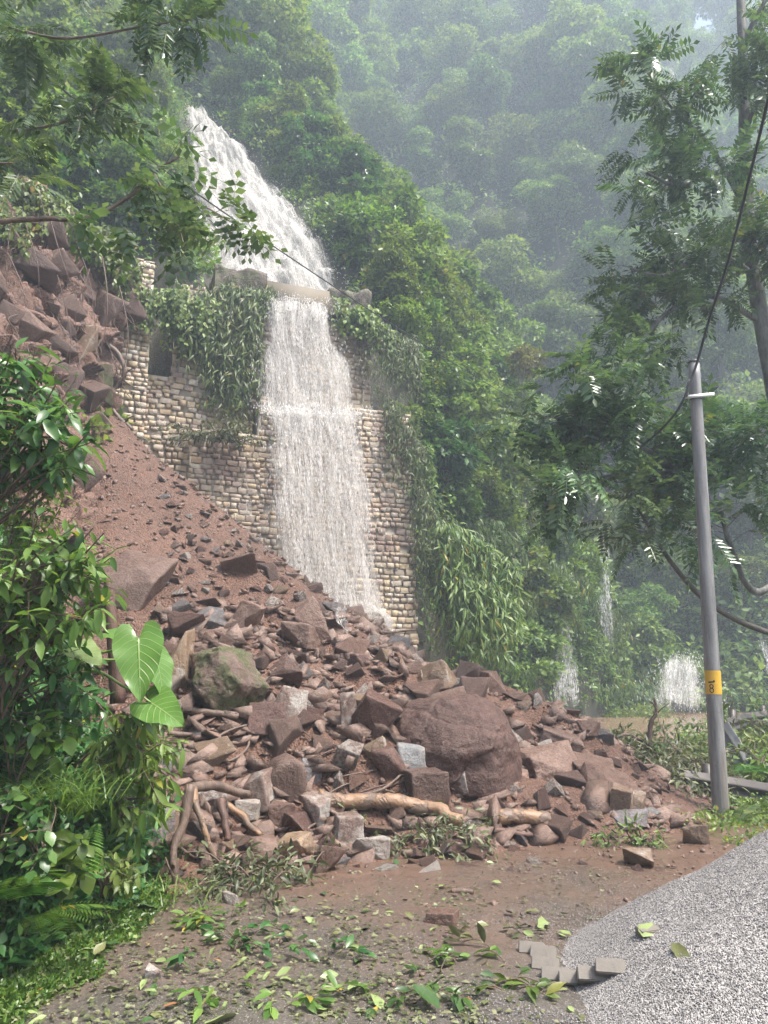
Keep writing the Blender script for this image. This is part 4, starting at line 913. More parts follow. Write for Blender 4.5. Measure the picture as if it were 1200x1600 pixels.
HEROES = [  # name, centre px, base py, width px, height px, depth ratio, material, label, extra
 ('boulder', 720, 1240, 208, 148, 0.95, 'rk_dark', 'huge dark red-brown mud-coated boulder, the largest in the landslide heap', dict(seed=2, cuts=10, rough=0.028, blocky=7, rz=0.0, tilt=(0, 0), bev=.09, pts=[(-.5, -.8, -.9), (.55, -.9, -1), (.95, -.3, -.85), (-.95, -.4, .1), (-.2, -1, -.1), (.5, -.95, .1), (1, -.1, -.3), (-.85, 0, .75), (-.3, -.5, .85), (.2, -.45, .95), (.6, -.3, .75), (.78, .3, .5), (-.8, .8, .3), (0, .9, .8), (.7, .9, .2), (-.7, .8, -.9), (.7, .8, -.9)])),
 ('boulder', 346, 1124, 122, 112, 1.0, 'rk_moss', 'moss-covered boulder in the heap beside the big taro leaf', dict(seed=5, cuts=18, rough=0.05, blocky=5, rz=0.6)),
 ('rock', 268, 1090, 70, 105, 0.8, 'rk_tan', 'flat-faced tan rock just left of the mossy boulder', dict(seed=9, cuts=4)),
 ('rock_slab', 190, 952, 104, 92, 1.1, 'rk_pink', 'smooth pinkish slab tilted above the leafy bank', dict(seed=12, cuts=4, tilt=(0.35, 0.35), rough=0.02)),
 ('rock', 506, 1374, 55, 54, 0.9, 'rk_brown', 'brown cube-shaped rock lying at the toe of the heap on the road', dict(seed=14, cuts=3, rough=0.02, rz=0.5)),
 ('rock', 576, 1344, 60, 36, 0.8, 'rk_white', 'white jagged rock beside the brown cube-shaped rock', dict(seed=15)),
 ('rock', 542, 1330, 48, 54, 0.8, 'rk_quartz', 'white-streaked upright rock behind the brown cube-shaped rock', dict(seed=16)),
 ('rock', 460, 1350, 54, 40, 0.9, 'rk_tan', 'low tan rock at the toe, left of the brown cube-shaped rock', dict(seed=17)),
 ('boulder', 238, 1338, 58, 74, 0.8, 'rk_grey', 'rounded grey boulder half hidden behind the roadside shrub', dict(seed=18, soft=0.06, rough=0.06)),
 ('rock', 607, 1219, 52, 54, 1.0, 'rk_dark', 'rounded dark brown rock in front of the huge boulder', dict(seed=19, soft=0.05)),
 ('rock', 642, 1219, 48, 58, 0.8, 'rk_blue', 'pale blue-grey rock leaning on the huge boulder', dict(seed=20, soft=0.03)),
 ('rock', 716, 1250, 40, 50, 0.6, 'rk_white', 'pointed white slab standing at the foot of the huge boulder', dict(seed=21, cuts=5)),
 ('rock', 583, 1158, 66, 70, 0.8, 'rk_dark', 'tilted dark block with a sharp edge left of the huge boulder', dict(seed=22, cuts=4, tilt=(0.2, 0.5))),
 ('rock', 586, 1202, 42, 48, 0.9, 'rk_tan', 'upright tan block below the tilted dark block', dict(seed=23, cuts=3)),
 ('rock', 545, 1144, 28, 60, 1.2, 'rk_quartz', 'thin pale-edged slab standing beside the tilted dark block', dict(seed=24, cuts=4)),
 ('rock', 667, 1274, 66, 68, 0.8, 'rk_brown', 'wet brown rock in front of the huge boulder, above the peeled log', dict(seed=25)),
 ('rock_slab', 488, 1008, 42, 70, 0.7, 'rk_pink', 'long pinkish slab tilted below the waterfall', dict(seed=26, cuts=3, tilt=(0.3, -0.45))),
 ('rock', 468, 1014, 64, 42, 0.9, 'rk_pink', 'pinkish wedge-shaped rock under the long tilted slab', dict(seed=27, cuts=5)),
 ('rock', 372, 910, 56, 40, 1.0, 'rk_brown', 'brown block on the bare soil slope left of the waterfall foot', dict(seed=28, cuts=4)),
 ('rock', 385, 988, 44, 48, 0.9, 'rk_pink', 'pinkish leaning rock above the mossy boulder', dict(seed=29, cuts=5, tilt=(0.2, 0.4))),
 ('rock_slab', 446, 1078, 62, 46, 0.5, 'rk_brown', 'long brown slab lying slantwise right of the mossy boulder', dict(seed=30, cuts=3, tilt=(0.0, 0.55))),
 ('rock', 682, 1082, 60, 46, 0.9, 'rk_tan', 'tan rock with a flat top perched behind the huge boulder', dict(seed=31)),
 ('rock', 716, 1084, 42, 24, 0.8, 'rk_grey', 'dark grey rock resting on top of the huge boulder', dict(seed=32)),
 ('rock', 770, 1086, 46, 36, 0.9, 'rk_brown', 'brown rock at the crest behind the huge boulder', dict(seed=33)),
 ('rock', 441, 1146, 66, 70, 0.8, 'rk_quartz', 'large brown rock with a white streak right of the mossy boulder', dict(seed=34)),
 ('rock', 410, 1156, 56, 58, 0.9, 'rk_dark', 'dark shaded rock below the white-streaked rock', dict(seed=35)),
 ('boulder', 446, 1260, 66, 76, 0.9, 'rk_brown', 'rounded purple-brown boulder left of the peeled logs', dict(seed=36, soft=0.05)),
 ('rock', 402, 1272, 54, 64, 0.8, 'rk_quartz', 'rock with a bright white face left of the rounded boulder', dict(seed=37)),
 ('rock', 387, 1284, 38, 32, 0.8, 'rk_white', 'small white wedge below the white-faced rock', dict(seed=38)),
 ('rock', 436, 1298, 46, 44, 0.9, 'rk_brown', 'brown rock under the rounded boulder', dict(seed=39)),
 ('rock', 466, 1314, 58, 42, 0.9, 'rk_dark', 'dark brown rock at the left end of the logs', dict(seed=40)),
 ('rock', 488, 1226, 34, 40, 0.9, 'rk_grey', 'grey rock right of the rounded boulder', dict(seed=41)),
 ('rock', 492, 1300, 40, 56, 0.7, 'rk_quartz', 'pale upright rock below the left end of the peeled log', dict(seed=42)),
 ('rock_slab', 862, 1222, 96, 50, 0.9, 'rk_pink', 'broad flat slab right of the huge boulder', dict(seed=43, cuts=4, tilt=(0.25, -0.15))),
 ('rock_slab', 926, 1232, 92, 42, 0.9, 'rk_brown', 'long brown slab sloping down on the right lobe of the heap', dict(seed=44, cuts=4, tilt=(0.3, 0.25))),
 ('rock_slab', 958, 1258, 84, 46, 0.9, 'rk_brown', 'lower slab of the slanting pair on the right lobe', dict(seed=45, cuts=4, tilt=(0.3, 0.35))),
 ('rock_slab', 905, 1200, 70, 28, 0.9, 'rk_pink', 'thin flat slab on top of the right lobe', dict(seed=46, cuts=4, tilt=(0.2, 0.2))),
 ('rock_slab', 880, 1170, 66, 26, 0.9, 'rk_pink', 'flat slab on the crest of the heap before the flooded road', dict(seed=47, cuts=4, tilt=(0.2, 0.3))),
 ('rock', 922, 1156, 34, 30, 0.9, 'rk_brown', 'dark block on the crest in front of the muddy water', dict(seed=48, cuts=3)),
 ('rock', 974, 1278, 36, 46, 0.8, 'rk_tan', 'left one of two tan blocks at the right toe of the heap', dict(seed=49, cuts=3)),
 ('rock', 1001, 1282, 32, 42, 0.8, 'rk_tan', 'right one of two tan blocks at the right toe of the heap', dict(seed=50, cuts=3)),
 ('rock', 984, 1298, 54, 30, 0.8, 'rk_grey', 'dark grey rock in front of the two tan blocks', dict(seed=51)),
 ('rock', 1018, 1282, 28, 16, 0.8, 'rk_blue', 'small pale flat stone right of the two tan blocks', dict(seed=52)),
 ('rock', 1091, 1327, 42, 37, 0.8, 'rk_tan', 'orange-tan angular rock by the top edge of the gravel heap', dict(seed=53, cuts=5)),
 ('rock', 1001, 1361, 46, 32, 0.8, 'rk_tan', 'orange-white flattish rock on the mud beside the gravel heap', dict(seed=54, cuts=5)),
 ('rock', 691, 1455, 54, 28, 0.8, 'rk_brown', 'flat red-brown stone lying alone on the muddy road', dict(seed=55)),
 ('rock', 357, 1424, 32, 26, 0.9, 'rk_white', 'white-faced stone among torn leaves on the road', dict(seed=56, cuts=3)),
 ('rock', 241, 1540, 32, 28, 0.8, 'rk_quartz', 'red and white stone near the bottom of the leafy road', dict(seed=57)),
 ('rock', 276, 1406, 38, 22, 0.8, 'rk_brown', 'brown stone at the foot of the hanging root', dict(seed=58, cuts=3)),
 ('rock', 344, 1372, 32, 34, 0.9, 'rk_pink', 'pinkish round stone beside the torn root', dict(seed=59, soft=0.05)),
 ('rock', 668, 980, 56, 32, 0.8, 'rk_blue', 'pale grey rock against the foot of the stone wall', dict(seed=60)),
 ('rock', 652, 1030, 66, 52, 0.8, 'rk_brown', 'wet streaked rock at the right end of the upper rubble', dict(seed=61)),
 ('rock', 520, 965, 36, 26, 0.8, 'rk_grey', 'grey boulder at the foot of the waterfall', dict(seed=62)),
 ('rock', 561, 1045, 30, 26, 0.9, 'rk_dark', 'round dark stone in the middle of the upper rubble', dict(seed=63, soft=0.05)),
 ('rock_slab', 120, 572, 54, 72, 0.8, 'rk_tan', 'yellowish square block wedged in the scar beside the wall', dict(seed=64, cuts=3, far=14.9)),
 ('rock', 152, 628, 48, 64, 0.8, 'rk_moss', 'mossy block in the hollow between scar and wall', dict(seed=65, cuts=3, far=15.6)),
]
HPOS = []
for (nm, cx, by, w, h, dr, mt, lab, ex) in HEROES:
    ex = dict(ex); far = ex.pop('far', None)
    p = P(cx, by - 0.12 * h, far) if far else hit_px(cx, by - 0.10 * h)
    dep = p[1] / ray(cx, by)[1]; ww, hh = w * dep / FPX, h * dep / FPX * 1.08
    rz = ex.pop('rz', random.uniform(-.5, .5)); tilt = ex.pop('tilt', (random.uniform(-.2, .2), random.uniform(-.2, .2)))
    dims = np.array([ww, ww * dr, hh])
    c = np.array([p[0], p[1] + ww * dr * 0.22, p[2] + hh * 0.36])
    place_rock(nm, lab, 'boulder' if nm == 'boulder' else 'rock', M[mt], c, dims, rz, tilt, **ex)
    HPOS.append((c[0], c[1], max(ww, ww * dr) * 0.5))
HPOS = np.array(HPOS)
# counted broken rocks over the rest of the heap
RV = [hull_vf(700 + i, random.randint(8, 14), 3, 0.03) for i in range(9)]
RMESH = {}
for mt in ('rk_brown', 'rk_pink', 'rk_dark', 'rk_quartz', 'rk_white', 'rk_tan', 'rk_grey'):
    RMESH[mt] = [mesh_np('rock', v, f, M[mt]) for v, f in RV]
KL = {'rk_brown': 'brown', 'rk_pink': 'pinkish', 'rk_dark': 'dark wet', 'rk_quartz': 'white-streaked', 'rk_white': 'white', 'rk_tan': 'tan', 'rk_grey': 'grey'}
placed = []
tries = 0
while len(placed) < 280 and tries < 6000:
    tries += 1
    px = random.uniform(250, 1030); py = random.uniform(700, 1370)
    p = hit_px(px, py, 5.5, 21)
    if p[1] > 20.5: continue
    d = debris_h(np.array([p[0]]), np.array([p[1]]))[0]
    if d < 0.02 and random.random() > 0.35: continue
    up = d > 3.3 or (px < 420 and py < 930)
    sz = random.uniform(0.10, 0.24) if up else random.choice([random.uniform(.14, .30), random.uniform(.25, .50), random.uniform(.3, .62)])
    if d < 0.08: sz *= 0.45
    if px > 850: sz *= 0.6
    if np.any(np.hypot(HPOS[:, 0] - p[0], HPOS[:, 1] - p[1]) < HPOS[:, 2] * 0.85 + sz * 0.25): continue
    if any((q[0] - p[0]) ** 2 + (q[1] - p[1]) ** 2 < (0.42 * (q[2] + sz)) ** 2 for q in placed): continue
    placed.append((p[0], p[1], sz))
    mt = random.choices(list(KL), [8, 6, 4, 3.2, 1.8, 1.8, 1.5])[0]
    o = link('rock', random.choice(RMESH[mt]))
    dims = np.array([1, random.uniform(.6, 1.0), random.uniform(.35, .85)]) * sz * 0.5
    o.location = (p[0], p[1], p[2] + dims[2] * 0.22); o.scale = tuple(dims)
    o.rotation_euler = (random.gauss(0, .35) - 0.2, random.gauss(0, .35), random.uniform(0, 6.28))
    zone = 'on the bare upper slope left of the waterfall foot' if up else ('in the lower heap left of the huge boulder' if px < 620 else 'in the heap around and beyond the huge boulder')
    tag(o, '%s broken rock lying %s' % (KL[mt], zone), 'rock', '%s broken rocks %s' % (KL[mt], zone))
# slabs and blocks standing out of the scar
nS = 0
while nS < 60:
    q = SV[rng.integers(0, len(SV))]; qx, qy, _ = proj(q[None])
    if not (-60 < qx[0] < 200 and 350 < qy[0] < 860): continue
    mt = random.choices(['rk_pink', 'rk_brown', 'rk_dark', 'rk_tan'], [4, 5, 4, .6])[0]; o = link('rock_slab', random.choice(RMESH[mt])); sz = random.uniform(.3, .95)
    o.location = tuple(q); o.scale = (sz * .5, sz * random.uniform(.25, .5), sz * random.uniform(.22, .45)); o.rotation_euler = (random.gauss(.35, .2), random.gauss(.55, .2), random.gauss(.5, .5))
    tag(o, KL[mt] + ' angular slab jutting from the torn rock scar', 'rock', KL[mt] + ' slabs in the scar'); nS += 1
# rubble too small to count
def shard(seed):
    import bmesh
    r = np.random.default_rng(seed); bm = bmesh.new()
    for q in r.uniform(-1, 1, (7, 3)) * 1.1: bm.verts.new(q)
    bmesh.ops.convex_hull(bm, input=bm.verts)
    for v in [v for v in bm.verts if not v.link_faces]: bm.verts.remove(v)
    bm.verts.index_update(); V = np.array([v.co[:] for v in bm.verts]); F = np.array([[v.index for v in f.verts] for f in bm.faces]); bm.free(); return V, F
SR = [shard(900 + i) for i in range(14)]
mbr = MB()
def pebble_field(mb_, n, xs, ys, zf, s0, s1, keep, flat=0.6, power=2.2, emb=0.08):
    x = rng.uniform(*xs, n); y = rng.uniform(*ys, n); k = keep(x, y); x, y = x[k], y[k]; z = zf(x, y); n = len(x)
    s = s0 + (s1 - s0) * rng.uniform(0, 1, n) ** power; kind = rng.integers(0, len(SR), n)
    for j in range(len(SR)):
        m = kind == j; c = m.sum()
        if not c: continue
        sc_ = np.stack([s[m] * rng.uniform(.6, 1.1, c), s[m] * rng.uniform(.6, 1.1, c), s[m] * rng.uniform(.25, .7, c) * flat / .6], 1) * 0.55
        nr = unit(np.array([0, 0, 1.0]) + rng.normal(0, .35, (c, 3)))
        mb_.add(*scatter_vf(SR[j][0], [SR[j][1]], np.stack([x[m], y[m], z[m] + s[m] * emb * .5], 1), unit(rng.normal(size=(c, 3)) * np.array([1, 1, .3])), nr, sc_))
dk = lambda x, y: debris_h(x, y) > 0.03
pebble_field(mbr, 15000, (-7.5, 5), (6, 20.5), lambda x, y: debris_h(x, y), 0.025, 0.17, dk, power=3.0)
def dk2(x, y):
    d = debris_h(x, y); return (d > 0.03) & (d < 2.6) & (fbm(np.stack([x, y, 0 * x], -1) * 1.1, 2, 15) > -0.3)
pebble_field(mbr, 3200, (-3, 5), (6.2, 16), lambda x, y: debris_h(x, y), 0.08, 0.42, dk2, power=2.0)
mb2 = MB(); pebble_field(mb2, 3600, (-3, 5), (6.2, 17), lambda x, y: debris_h(x, y), 0.06, 0.38, dk2, power=2.2); tag(mb2.build('rubble', M['rk_pink']), 'paler pinkish broken stones mixed through the heap', kind='stuff')
mb2 = MB(); pebble_field(mb2, 1500, (-3, 5), (6.2, 17), lambda x, y: debris_h(x, y), 0.05, 0.34, dk2, power=2.0); tag(mb2.build('rubble', M['rk_dark']), 'dark wet broken stones mixed through the heap', kind='stuff')
rb = mbr.build('rubble', M['rk_brown']); tag(rb, 'small red-brown broken stones covering the landslide heap', kind='stuff')
mbr = MB()
pebble_field(mbr, 9000, (-2.2, 4.2), (3.2, 10.5), lambda x, y: 0 * x + 0.025, 0.008, 0.055, lambda x, y: (debris_h(x, y) < 0.05) & (rng.random(len(x)) < np.clip(0.12 + (y - 4.5) * 0.22, 0.1, 1)), power=3.0)
tag(mbr.build('grit', M['rk_pink']), 'small stones and grit strewn over the muddy road', kind='stuff')

# ------------------------------------------------------------------ logs, branches and roots
def mat_peeled():
    t = NT('peeled_log'); co = t.coord('Object'); a = t.noise(co, 4.5, 5, 0.6, 0.5); b = t.noise(co, 30, 4)
    k = t.ramp(a, [(0.47, 0.0), (0.53, 1.0)])
    return t.fin(t.mix(k, t.mix(b, (0.09, 0.06, 0.045), (0.20, 0.14, 0.10)), t.mix(b, (0.20, 0.115, 0.065), (0.29, 0.185, 0.11))), 0.5, t.bump(t.math('ADD', b, k), 0.6, 0.015))
M['peeled'] = mat_peeled()
M['wood'] = mat_bark('wet_branch', (0.075, 0.05, 0.038), (0.17, 0.115, 0.085), 1.5, 0.5)
M['wood_red'] = mat_bark('red_root', (0.06, 0.032, 0.024), (0.14, 0.075, 0.055), 1.5, 0.55)
def limb(name, label, cat, pts, rpx, mat, taper=0.5, lift=0.5, far=None, n=16, sides=8, twigs=0, group=None, jit=0.12, endrag=False):
    W_ = []
    for q in pts:
        if len(q) == 3: W_.append(P(*q))
        elif far: W_.append(P(q[0], q[1], far))
        else: W_.append(hit_px(q[0], q[1] + rpx))
    W_ = np.array(W_)
    if not far and len(pts[0]) == 2:
        Y = np.median(W_[:, 1]); Yl = np.clip(W_[:, 1], Y - 0.35, Y + 0.35) - 0.06
        W_ = np.array([P(q[0], q[1], yy) for q, yy in zip(pts, Yl)])
    r = rpx * W_[:, 1].mean() / FPX
    c = spline(W_, n); c = c + 0.35 * r * fbm(c * 6, 2, 13)[:, None] * np.array([1, .6, .8])
    lo = c[0]; rad = np.linspace(r, r * taper, n) * (1 + 0.16 * vnoise(c * 9, 4))
    if twigs == 0:
        m_ = MB(); m_.add(*tube_vf(c - lo, rad, sides, True, jit, int(abs(pts[0][0]))))
        o = m_.build(name, mat, None, True); o.location = tuple(lo)
    else:
        o = empty(name, lo); m_ = MB(); m_.add(*tube_vf(c - lo, rad, sides, True, jit, int(abs(pts[0][0])))); st_o = m_.build('stem', mat, o, True)
        for i in range(twigs):
            k = random.randint(n // 3, n - 2); d = unit(np.array([random.gauss(0, 1), random.gauss(0, .6), random.gauss(0.2, .7)])); L = random.uniform(4, 12) * r
            s = c[k] - lo; mm = MB(); mm.add(*tube_vf(spline([s, s + d * L * .5 + rng.normal(0, .1 * L, 3), s + d * L + np.array([0, 0, -.1 * L])], 7), np.linspace(r * .35, r * .1, 7), 5)); mm.build('twig', mat, st_o, True)
    return tag(o, label, cat, group)
limb('log', 'long peeled log with orange wood lying across the toe of the heap', 'log', [(492, 1250), (555, 1254), (612, 1250), (665, 1262), (722, 1282)], 12, M['peeled'], 0.8, sides=12, n=30)
limb('log', 'shorter log with a broken end right of the long peeled log', 'log', [(776, 1276), (815, 1275), (858, 1278)], 11, M['peeled'], 0.85, sides=12, n=18)
limb('branch', 'thin broken branch below the shorter log', 'branch', [(768, 1297), (800, 1301), (832, 1304)], 4.5, M['wood_red'], 0.7)
limb('branch', 'curved bare branch lying over the left end of the long log', 'branch', [(478, 1238), (520, 1248), (566, 1243), (600, 1232), (632, 1206)], 4.5, M['wood'], 0.4, twigs=2)
limb('branch', 'straight stick poking out below the long log', 'branch', [(468, 1314), (520, 1286), (562, 1262)], 4.5, M['wood'], 0.5)
limb('branch', 'broken branch with a splintered pale end slanting down beside the torn root', 'branch', [(318, 1234), (362, 1264), (406, 1306)], 7, M['peeled'], 0.6)
limb('torn_root', 'torn brown root hanging down to the road edge', 'root', [(298, 1226, 6.6), (284, 1290, 6.5), (270, 1335, 6.4), (276, 1388, 6.35)], 8, M['wood'], 0.7, twigs=3)
limb('torn_root', 'second torn root leaning right beside the hanging one', 'root', [(300, 1232, 6.7), (316, 1290, 6.6), (336, 1348, 6.6)], 6.5, M['peeled'], 0.6)
limb('torn_root', 'short dark stump root behind the torn roots', 'root', [(345, 1250, 7.0), (350, 1285, 6.9), (353, 1316, 6.85)], 7, M['wood_red'], 0.6)
limb('branch', 'thick short branch joining the torn roots to the rocks', 'branch', [(300, 1230, 6.8), (345, 1228, 7.1), (388, 1242, 7.3)], 8, M['wood'], 0.7)
limb('branch', 'bare branch under the mossy boulder', 'branch', [(288, 1108), (330, 1114), (372, 1120)], 6, M['wood'], 0.7, twigs=2)
limb('branch', 'dark stick below the bare branch of the mossy boulder', 'branch', [(262, 1146), (300, 1147), (334, 1140)], 4.5, M['wood'], 0.5)
limb('branch', 'long curly twig looping under the mossy boulder', 'branch', [(278, 1172), (325, 1184), (360, 1188), (388, 1166), (382, 1140), (345, 1128)], 2.6, M['wood'], 0.6, n=30)
limb('branch', 'thin twig rising from the curly twig across the rocks', 'branch', [(312, 1172), (362, 1140), (440, 1122)], 3, M['wood'], 0.4)
limb('branch', 'bare branch on the rubble at the foot of the waterfall', 'branch', [(545, 976), (590, 988), (650, 984)], 3.2, M['wood'], 0.5, twigs=2)
limb('branch', 'dark branch half buried above the mossy boulder', 'branch', [(330, 990), (365, 996), (402, 996)], 4.5, M['wood_red'], 0.6)
limb('branch', 'twisted dead stick standing up before the flooded road', 'branch', [(1014, 1170, 11.6), (1016, 1132, 11.6), (1026, 1112, 11.6), (1022, 1090, 11.6)], 4, M['wood'], 0.4, twigs=4)
limb('branch', 'long thin branch lying along the brush before the flooded road', 'branch', [(930, 1172, 11.4), (975, 1148, 11.6), (1010, 1160, 11.7), (1060, 1170, 11.8)], 3, M['wood'], 0.5, twigs=5)
limb('tree_stump', 'broken dark red trunk standing behind the taro leaf', 'stump', [(182, 1100, 6.9), (179, 1010, 6.9), (172, 945, 6.9), (170, 893, 6.9)], 12, M['wood_red'], 0.4)
limb('branch', 'twig lying on the muddy road at the toe', 'branch', [(352, 1378), (400, 1386), (440, 1388)], 3, M['wood'], 0.6)
limb('branch', 'short stick on the muddy road right of the leaf litter', 'branch', [(455, 1392), (492, 1382)], 4.5, M['wood_red'], 0.8)
limb('branch', 'small piece of bark on the muddy road', 'branch', [(706, 1392), (740, 1393)], 5, M['wood'], 0.9)
# roots dangling from the scar and the wall top
limb('hanging_root', 'thick bent root looping down the edge of the wall beside the scar', 'root', [(150, 528, 16.2), (178, 548, 16.2), (196, 582, 16.3), (178, 606, 16.3), (178, 640, 16.2), (206, 672, 16.2)], 5, M['wood'], 0.6, n=30, twigs=4)
RT = [((40, 350), (60, 420), (58, 500)), ((75, 330), (95, 400), (120, 470)), ((15, 400), (40, 470), (30, 560)), ((120, 380), (140, 440), (150, 520)), ((160, 400), (168, 470), (160, 560)), ((140, 420), (118, 500), (128, 600)), ((90, 430), (110, 520), (105, 600)), ((20, 330), (10, 420), (18, 520)), ((185, 440), (200, 520), (190, 600)), ((60, 300), (80, 350), (140, 390))]
for a, b, c in RT:
    limb('hanging_root', 'thin root dangling down the red rock scar', 'root', [(*a, 13.4), (*b, 13.2), (*c, 13.3)], random.uniform(.7, 1.3), M['wood_red'], 0.4, n=14, sides=5, twigs=2, group='thin roots on the scar')
# muddy runoff from the foot of the waterfall over the uppermost rubble
ro_ = empty('runoff', hit_px(600, 985)); rl = np.array(ro_.location); tag(ro_, 'white runoff threading down over rocks at the foot of the waterfall', 'water', kind='structure')
for a_, b_ in (([(548, 950), (560, 968), (585, 990)], [(600, 958), (618, 975), (622, 995)]), ([(610, 985), (640, 1000), (662, 1022)], [(650, 978), (684, 1000), (696, 1030)]), ([(520, 958), (516, 975), (530, 995)], [(548, 958), (548, 978), (556, 1000)])):
    up_ = np.array([0, -.12, .10]); sheet('runoff_sheet', [hit_px(*q) + up_ for q in a_], [hit_px(*q) + up_ for q in b_], 24, 40, M['fall'], ro_, rl, .08, .10, 71, .9, .98, .3)

# mat of fine torn roots over the scar
mr = MB(); nr_ = 0
while nr_ < 150:
    q = SV[rng.integers(0, len(SV))]; qx, qy, _ = proj(q[None])
    if not (-40 < qx[0] < 205 and 290 < qy[0] < 640): continue
    nr_ += 1; L = random.uniform(.4, 1.5); o3 = np.array([.05, -.22, 0]); w_ = rng.normal(0, .14, 3) * L
    mr.add(*tube_vf(spline([q, q + o3 + w_ * .5 + np.array([0, 0, -.3 * L]), q + o3 + w_ + np.array([.25 * L, -.1, -.7 * L]), q + o3 * .5 + w_ * 1.4 + np.array([.3 * L, -.25, -L])], 10), np.linspace(.011, .003, 10), 4, False))
tag(mr.build('root_tangle', M['wood']), 'fine torn roots hanging over the rock scar', kind='stuff')

# thin broken twigs lying through the heap
for i in range(26):
    px, py = random.uniform(280, 960), random.uniform(1010, 1330)
    if py < 1010 + (px - 400) * .2: continue
    a = random.uniform(-.7, .7); L = random.uniform(18, 48)
    limb('branch', 'thin broken twig caught among the landslide rocks', 'branch', [(px - L * math.cos(a), py - L * math.sin(a)), (px + random.uniform(-5, 5), py + random.uniform(-8, 4)), (px + L * math.cos(a), py + L * math.sin(a) * .6)], random.uniform(1.2, 2.6), M[random.choice(['wood', 'wood_red'])], .4, n=12, sides=5, group='thin twigs in the heap')
# ------------------------------------------------------------------ pinnate-leaved trees
def pinnate(np_=8, ll=0.27, w=0.28, droop=0.35, seed=0):
    r = np.random.default_rng(seed); V, F, n = [], [], 0
    def pt(t): return np.array([0, t, -droop * t * t])
    for i in range(np_ + 1):
        t = 0.16 + 0.84 * i / np_
        for s in ((-1, 1) if i < np_ else (0,)):
            d = unit(np.array([s * 0.95, 0.42 if s else 1.0, -0.28 - 0.2 * r.random()])); l = ll * (1.05 - 0.35 * abs(t - .5)) * r.uniform(.85, 1.1)
            nn = unit(np.array([0, 0.1, 1.0]) + r.normal(0, .22, 3)); x = unit(np.cross(d, nn)); z = np.cross(x, d)
            T = L2 * np.array([w / .3 * .5, 1, .6]) * l
            V.append(T[:, :1] * x + T[:, 1:2] * d + T[:, 2:] * z + pt(t)); F.append(L2F[0] + n); n += 4
    k = np.linspace(0, 1, 5)
    for j in range(4):
        a, b = pt(k[j]), pt(k[j + 1]); e = np.array([.007, 0, 0])
        V.append(np.array([a - e, a + e, b + e, b - e])); F.append(np.array([[n, n + 1, n + 2], [n, n + 2, n + 3]])); n += 4
    return np.concatenate(V), [np.concatenate(F)]
PIN = [pinnate(8, .27, .42, .35, 1), pinnate(9, .25, .40, .55, 2), pinnate(7, .30, .42, .2, 3)]
def sprays(mf, ms, lo, starts, n_tw, L0, L1, fl, nf, bias, T=PIN, up=0.15, twig_r=.008, sp=0.9):
    for i in range(n_tw):
        s = starts[random.randrange(len(starts))]
        d = unit(rng.normal(size=3) * np.array([1, .9, .55]) * sp + np.asarray(bias)); L = random.uniform(L0, L1)
        pts = spline([s, s + d * L * .5 + np.array([0, 0, up * L]), s + d * L], 7)
        ms.add(*tube_vf(pts - lo, np.linspace(twig_r, twig_r * .35, 7), 4, False))
        k = nf + random.randint(-1, 2); az = rng.uniform(0, 6.283, k); e1 = unit(np.cross(d, [0.1, 0.2, 1])); e2 = np.cross(e1, d)
        dd = unit(d * .55 + (e1 * np.cos(az)[:, None] + e2 * np.sin(az)[:, None]) * .9 + np.array([0, 0, -.05]))
        pos = pts[rng.integers(3, 7, k)]
        mf.add(*scatter_vf(*T[i % len(T)], pos - lo, dd, unit(np.array([0, 0, 1.]) + rng.normal(size=(k, 3)) * .25), fl * rng.uniform(.7, 1.2, k)))
tr = empty('pinnate_tree', P(1262, 1300, 12.5) * np.array([1, 1, 0])); tl = np.array(tr.location)
tag(tr, 'tall lichen-barked tree with feathery pinnate leaves leaning in behind the pole', 'tree')
trunk = MB(); tp_ = spline([tl, P(1250, 1000, 12.5), P(1225, 700, 12.5), P(1192, 510, 12.5), P(1174, 400, 12.5), P(1165, 250, 12.5), P(1160, 60, 12.6), P(1150, -160, 12.8)], 50)
trunk.add(*tube_vf(tp_ - tl, np.linspace(.19, .07, 50), 12, True, .05, 3)); trunk.build('trunk', M['bark_lichen'], tr, True)
BR = [([(1166, 285, 12.5), (1120, 270, 12.2), (1060, 290, 11.8), (1010, 270, 11.6)], 6), ([(1168, 330, 12.5), (1110, 230, 12.3), (1060, 180, 12.0), (1020, 130, 11.9)], 5),
      ([(1180, 430, 12.5), (1110, 395, 12.2), (1040, 430, 12.0), (985, 420, 11.8)], 6), ([(1192, 505, 12.5), (1110, 462, 12.3), (1045, 488, 12.0), (1005, 530, 11.8), (975, 575, 11.7)], 6),
      ([(1222, 690, 12.5), (1130, 745, 12.2), (1060, 735, 11.8), (985, 690, 11.6), (910, 672, 11.5), (866, 650, 11.4)], 9), ([(1060, 735, 11.8), (960, 745, 11.6), (890, 760, 11.5), (850, 790, 11.4)], 6),
      ([(985, 690, 11.6), (960, 620, 11.5), (930, 590, 11.4)], 5), ([(1130, 745, 12.2), (1150, 690, 12.0), (1190, 680, 11.8)], 5),
      ([(1245, 880, 12.5), (1180, 925, 12.0), (1140, 850, 11.8), (1128, 800, 11.7)], 7), ([(1255, 1000, 12.5), (1190, 985, 12.2), (1110, 945, 12.0), (1050, 880, 11.8), (1010, 815, 11.7), (985, 775, 11.7)], 5.5),
      ([(1160, 70, 12.6), (1185, 20, 12.4), (1215, -30, 12.3)], 6), ([(1166, 200, 12.5), (1200, 130, 12.2), (1230, 110, 12)], 5), ([(1175, 420, 12.5), (1200, 380, 12.0), (1240, 360, 11.8)], 5)]
LO = []; CLU = []
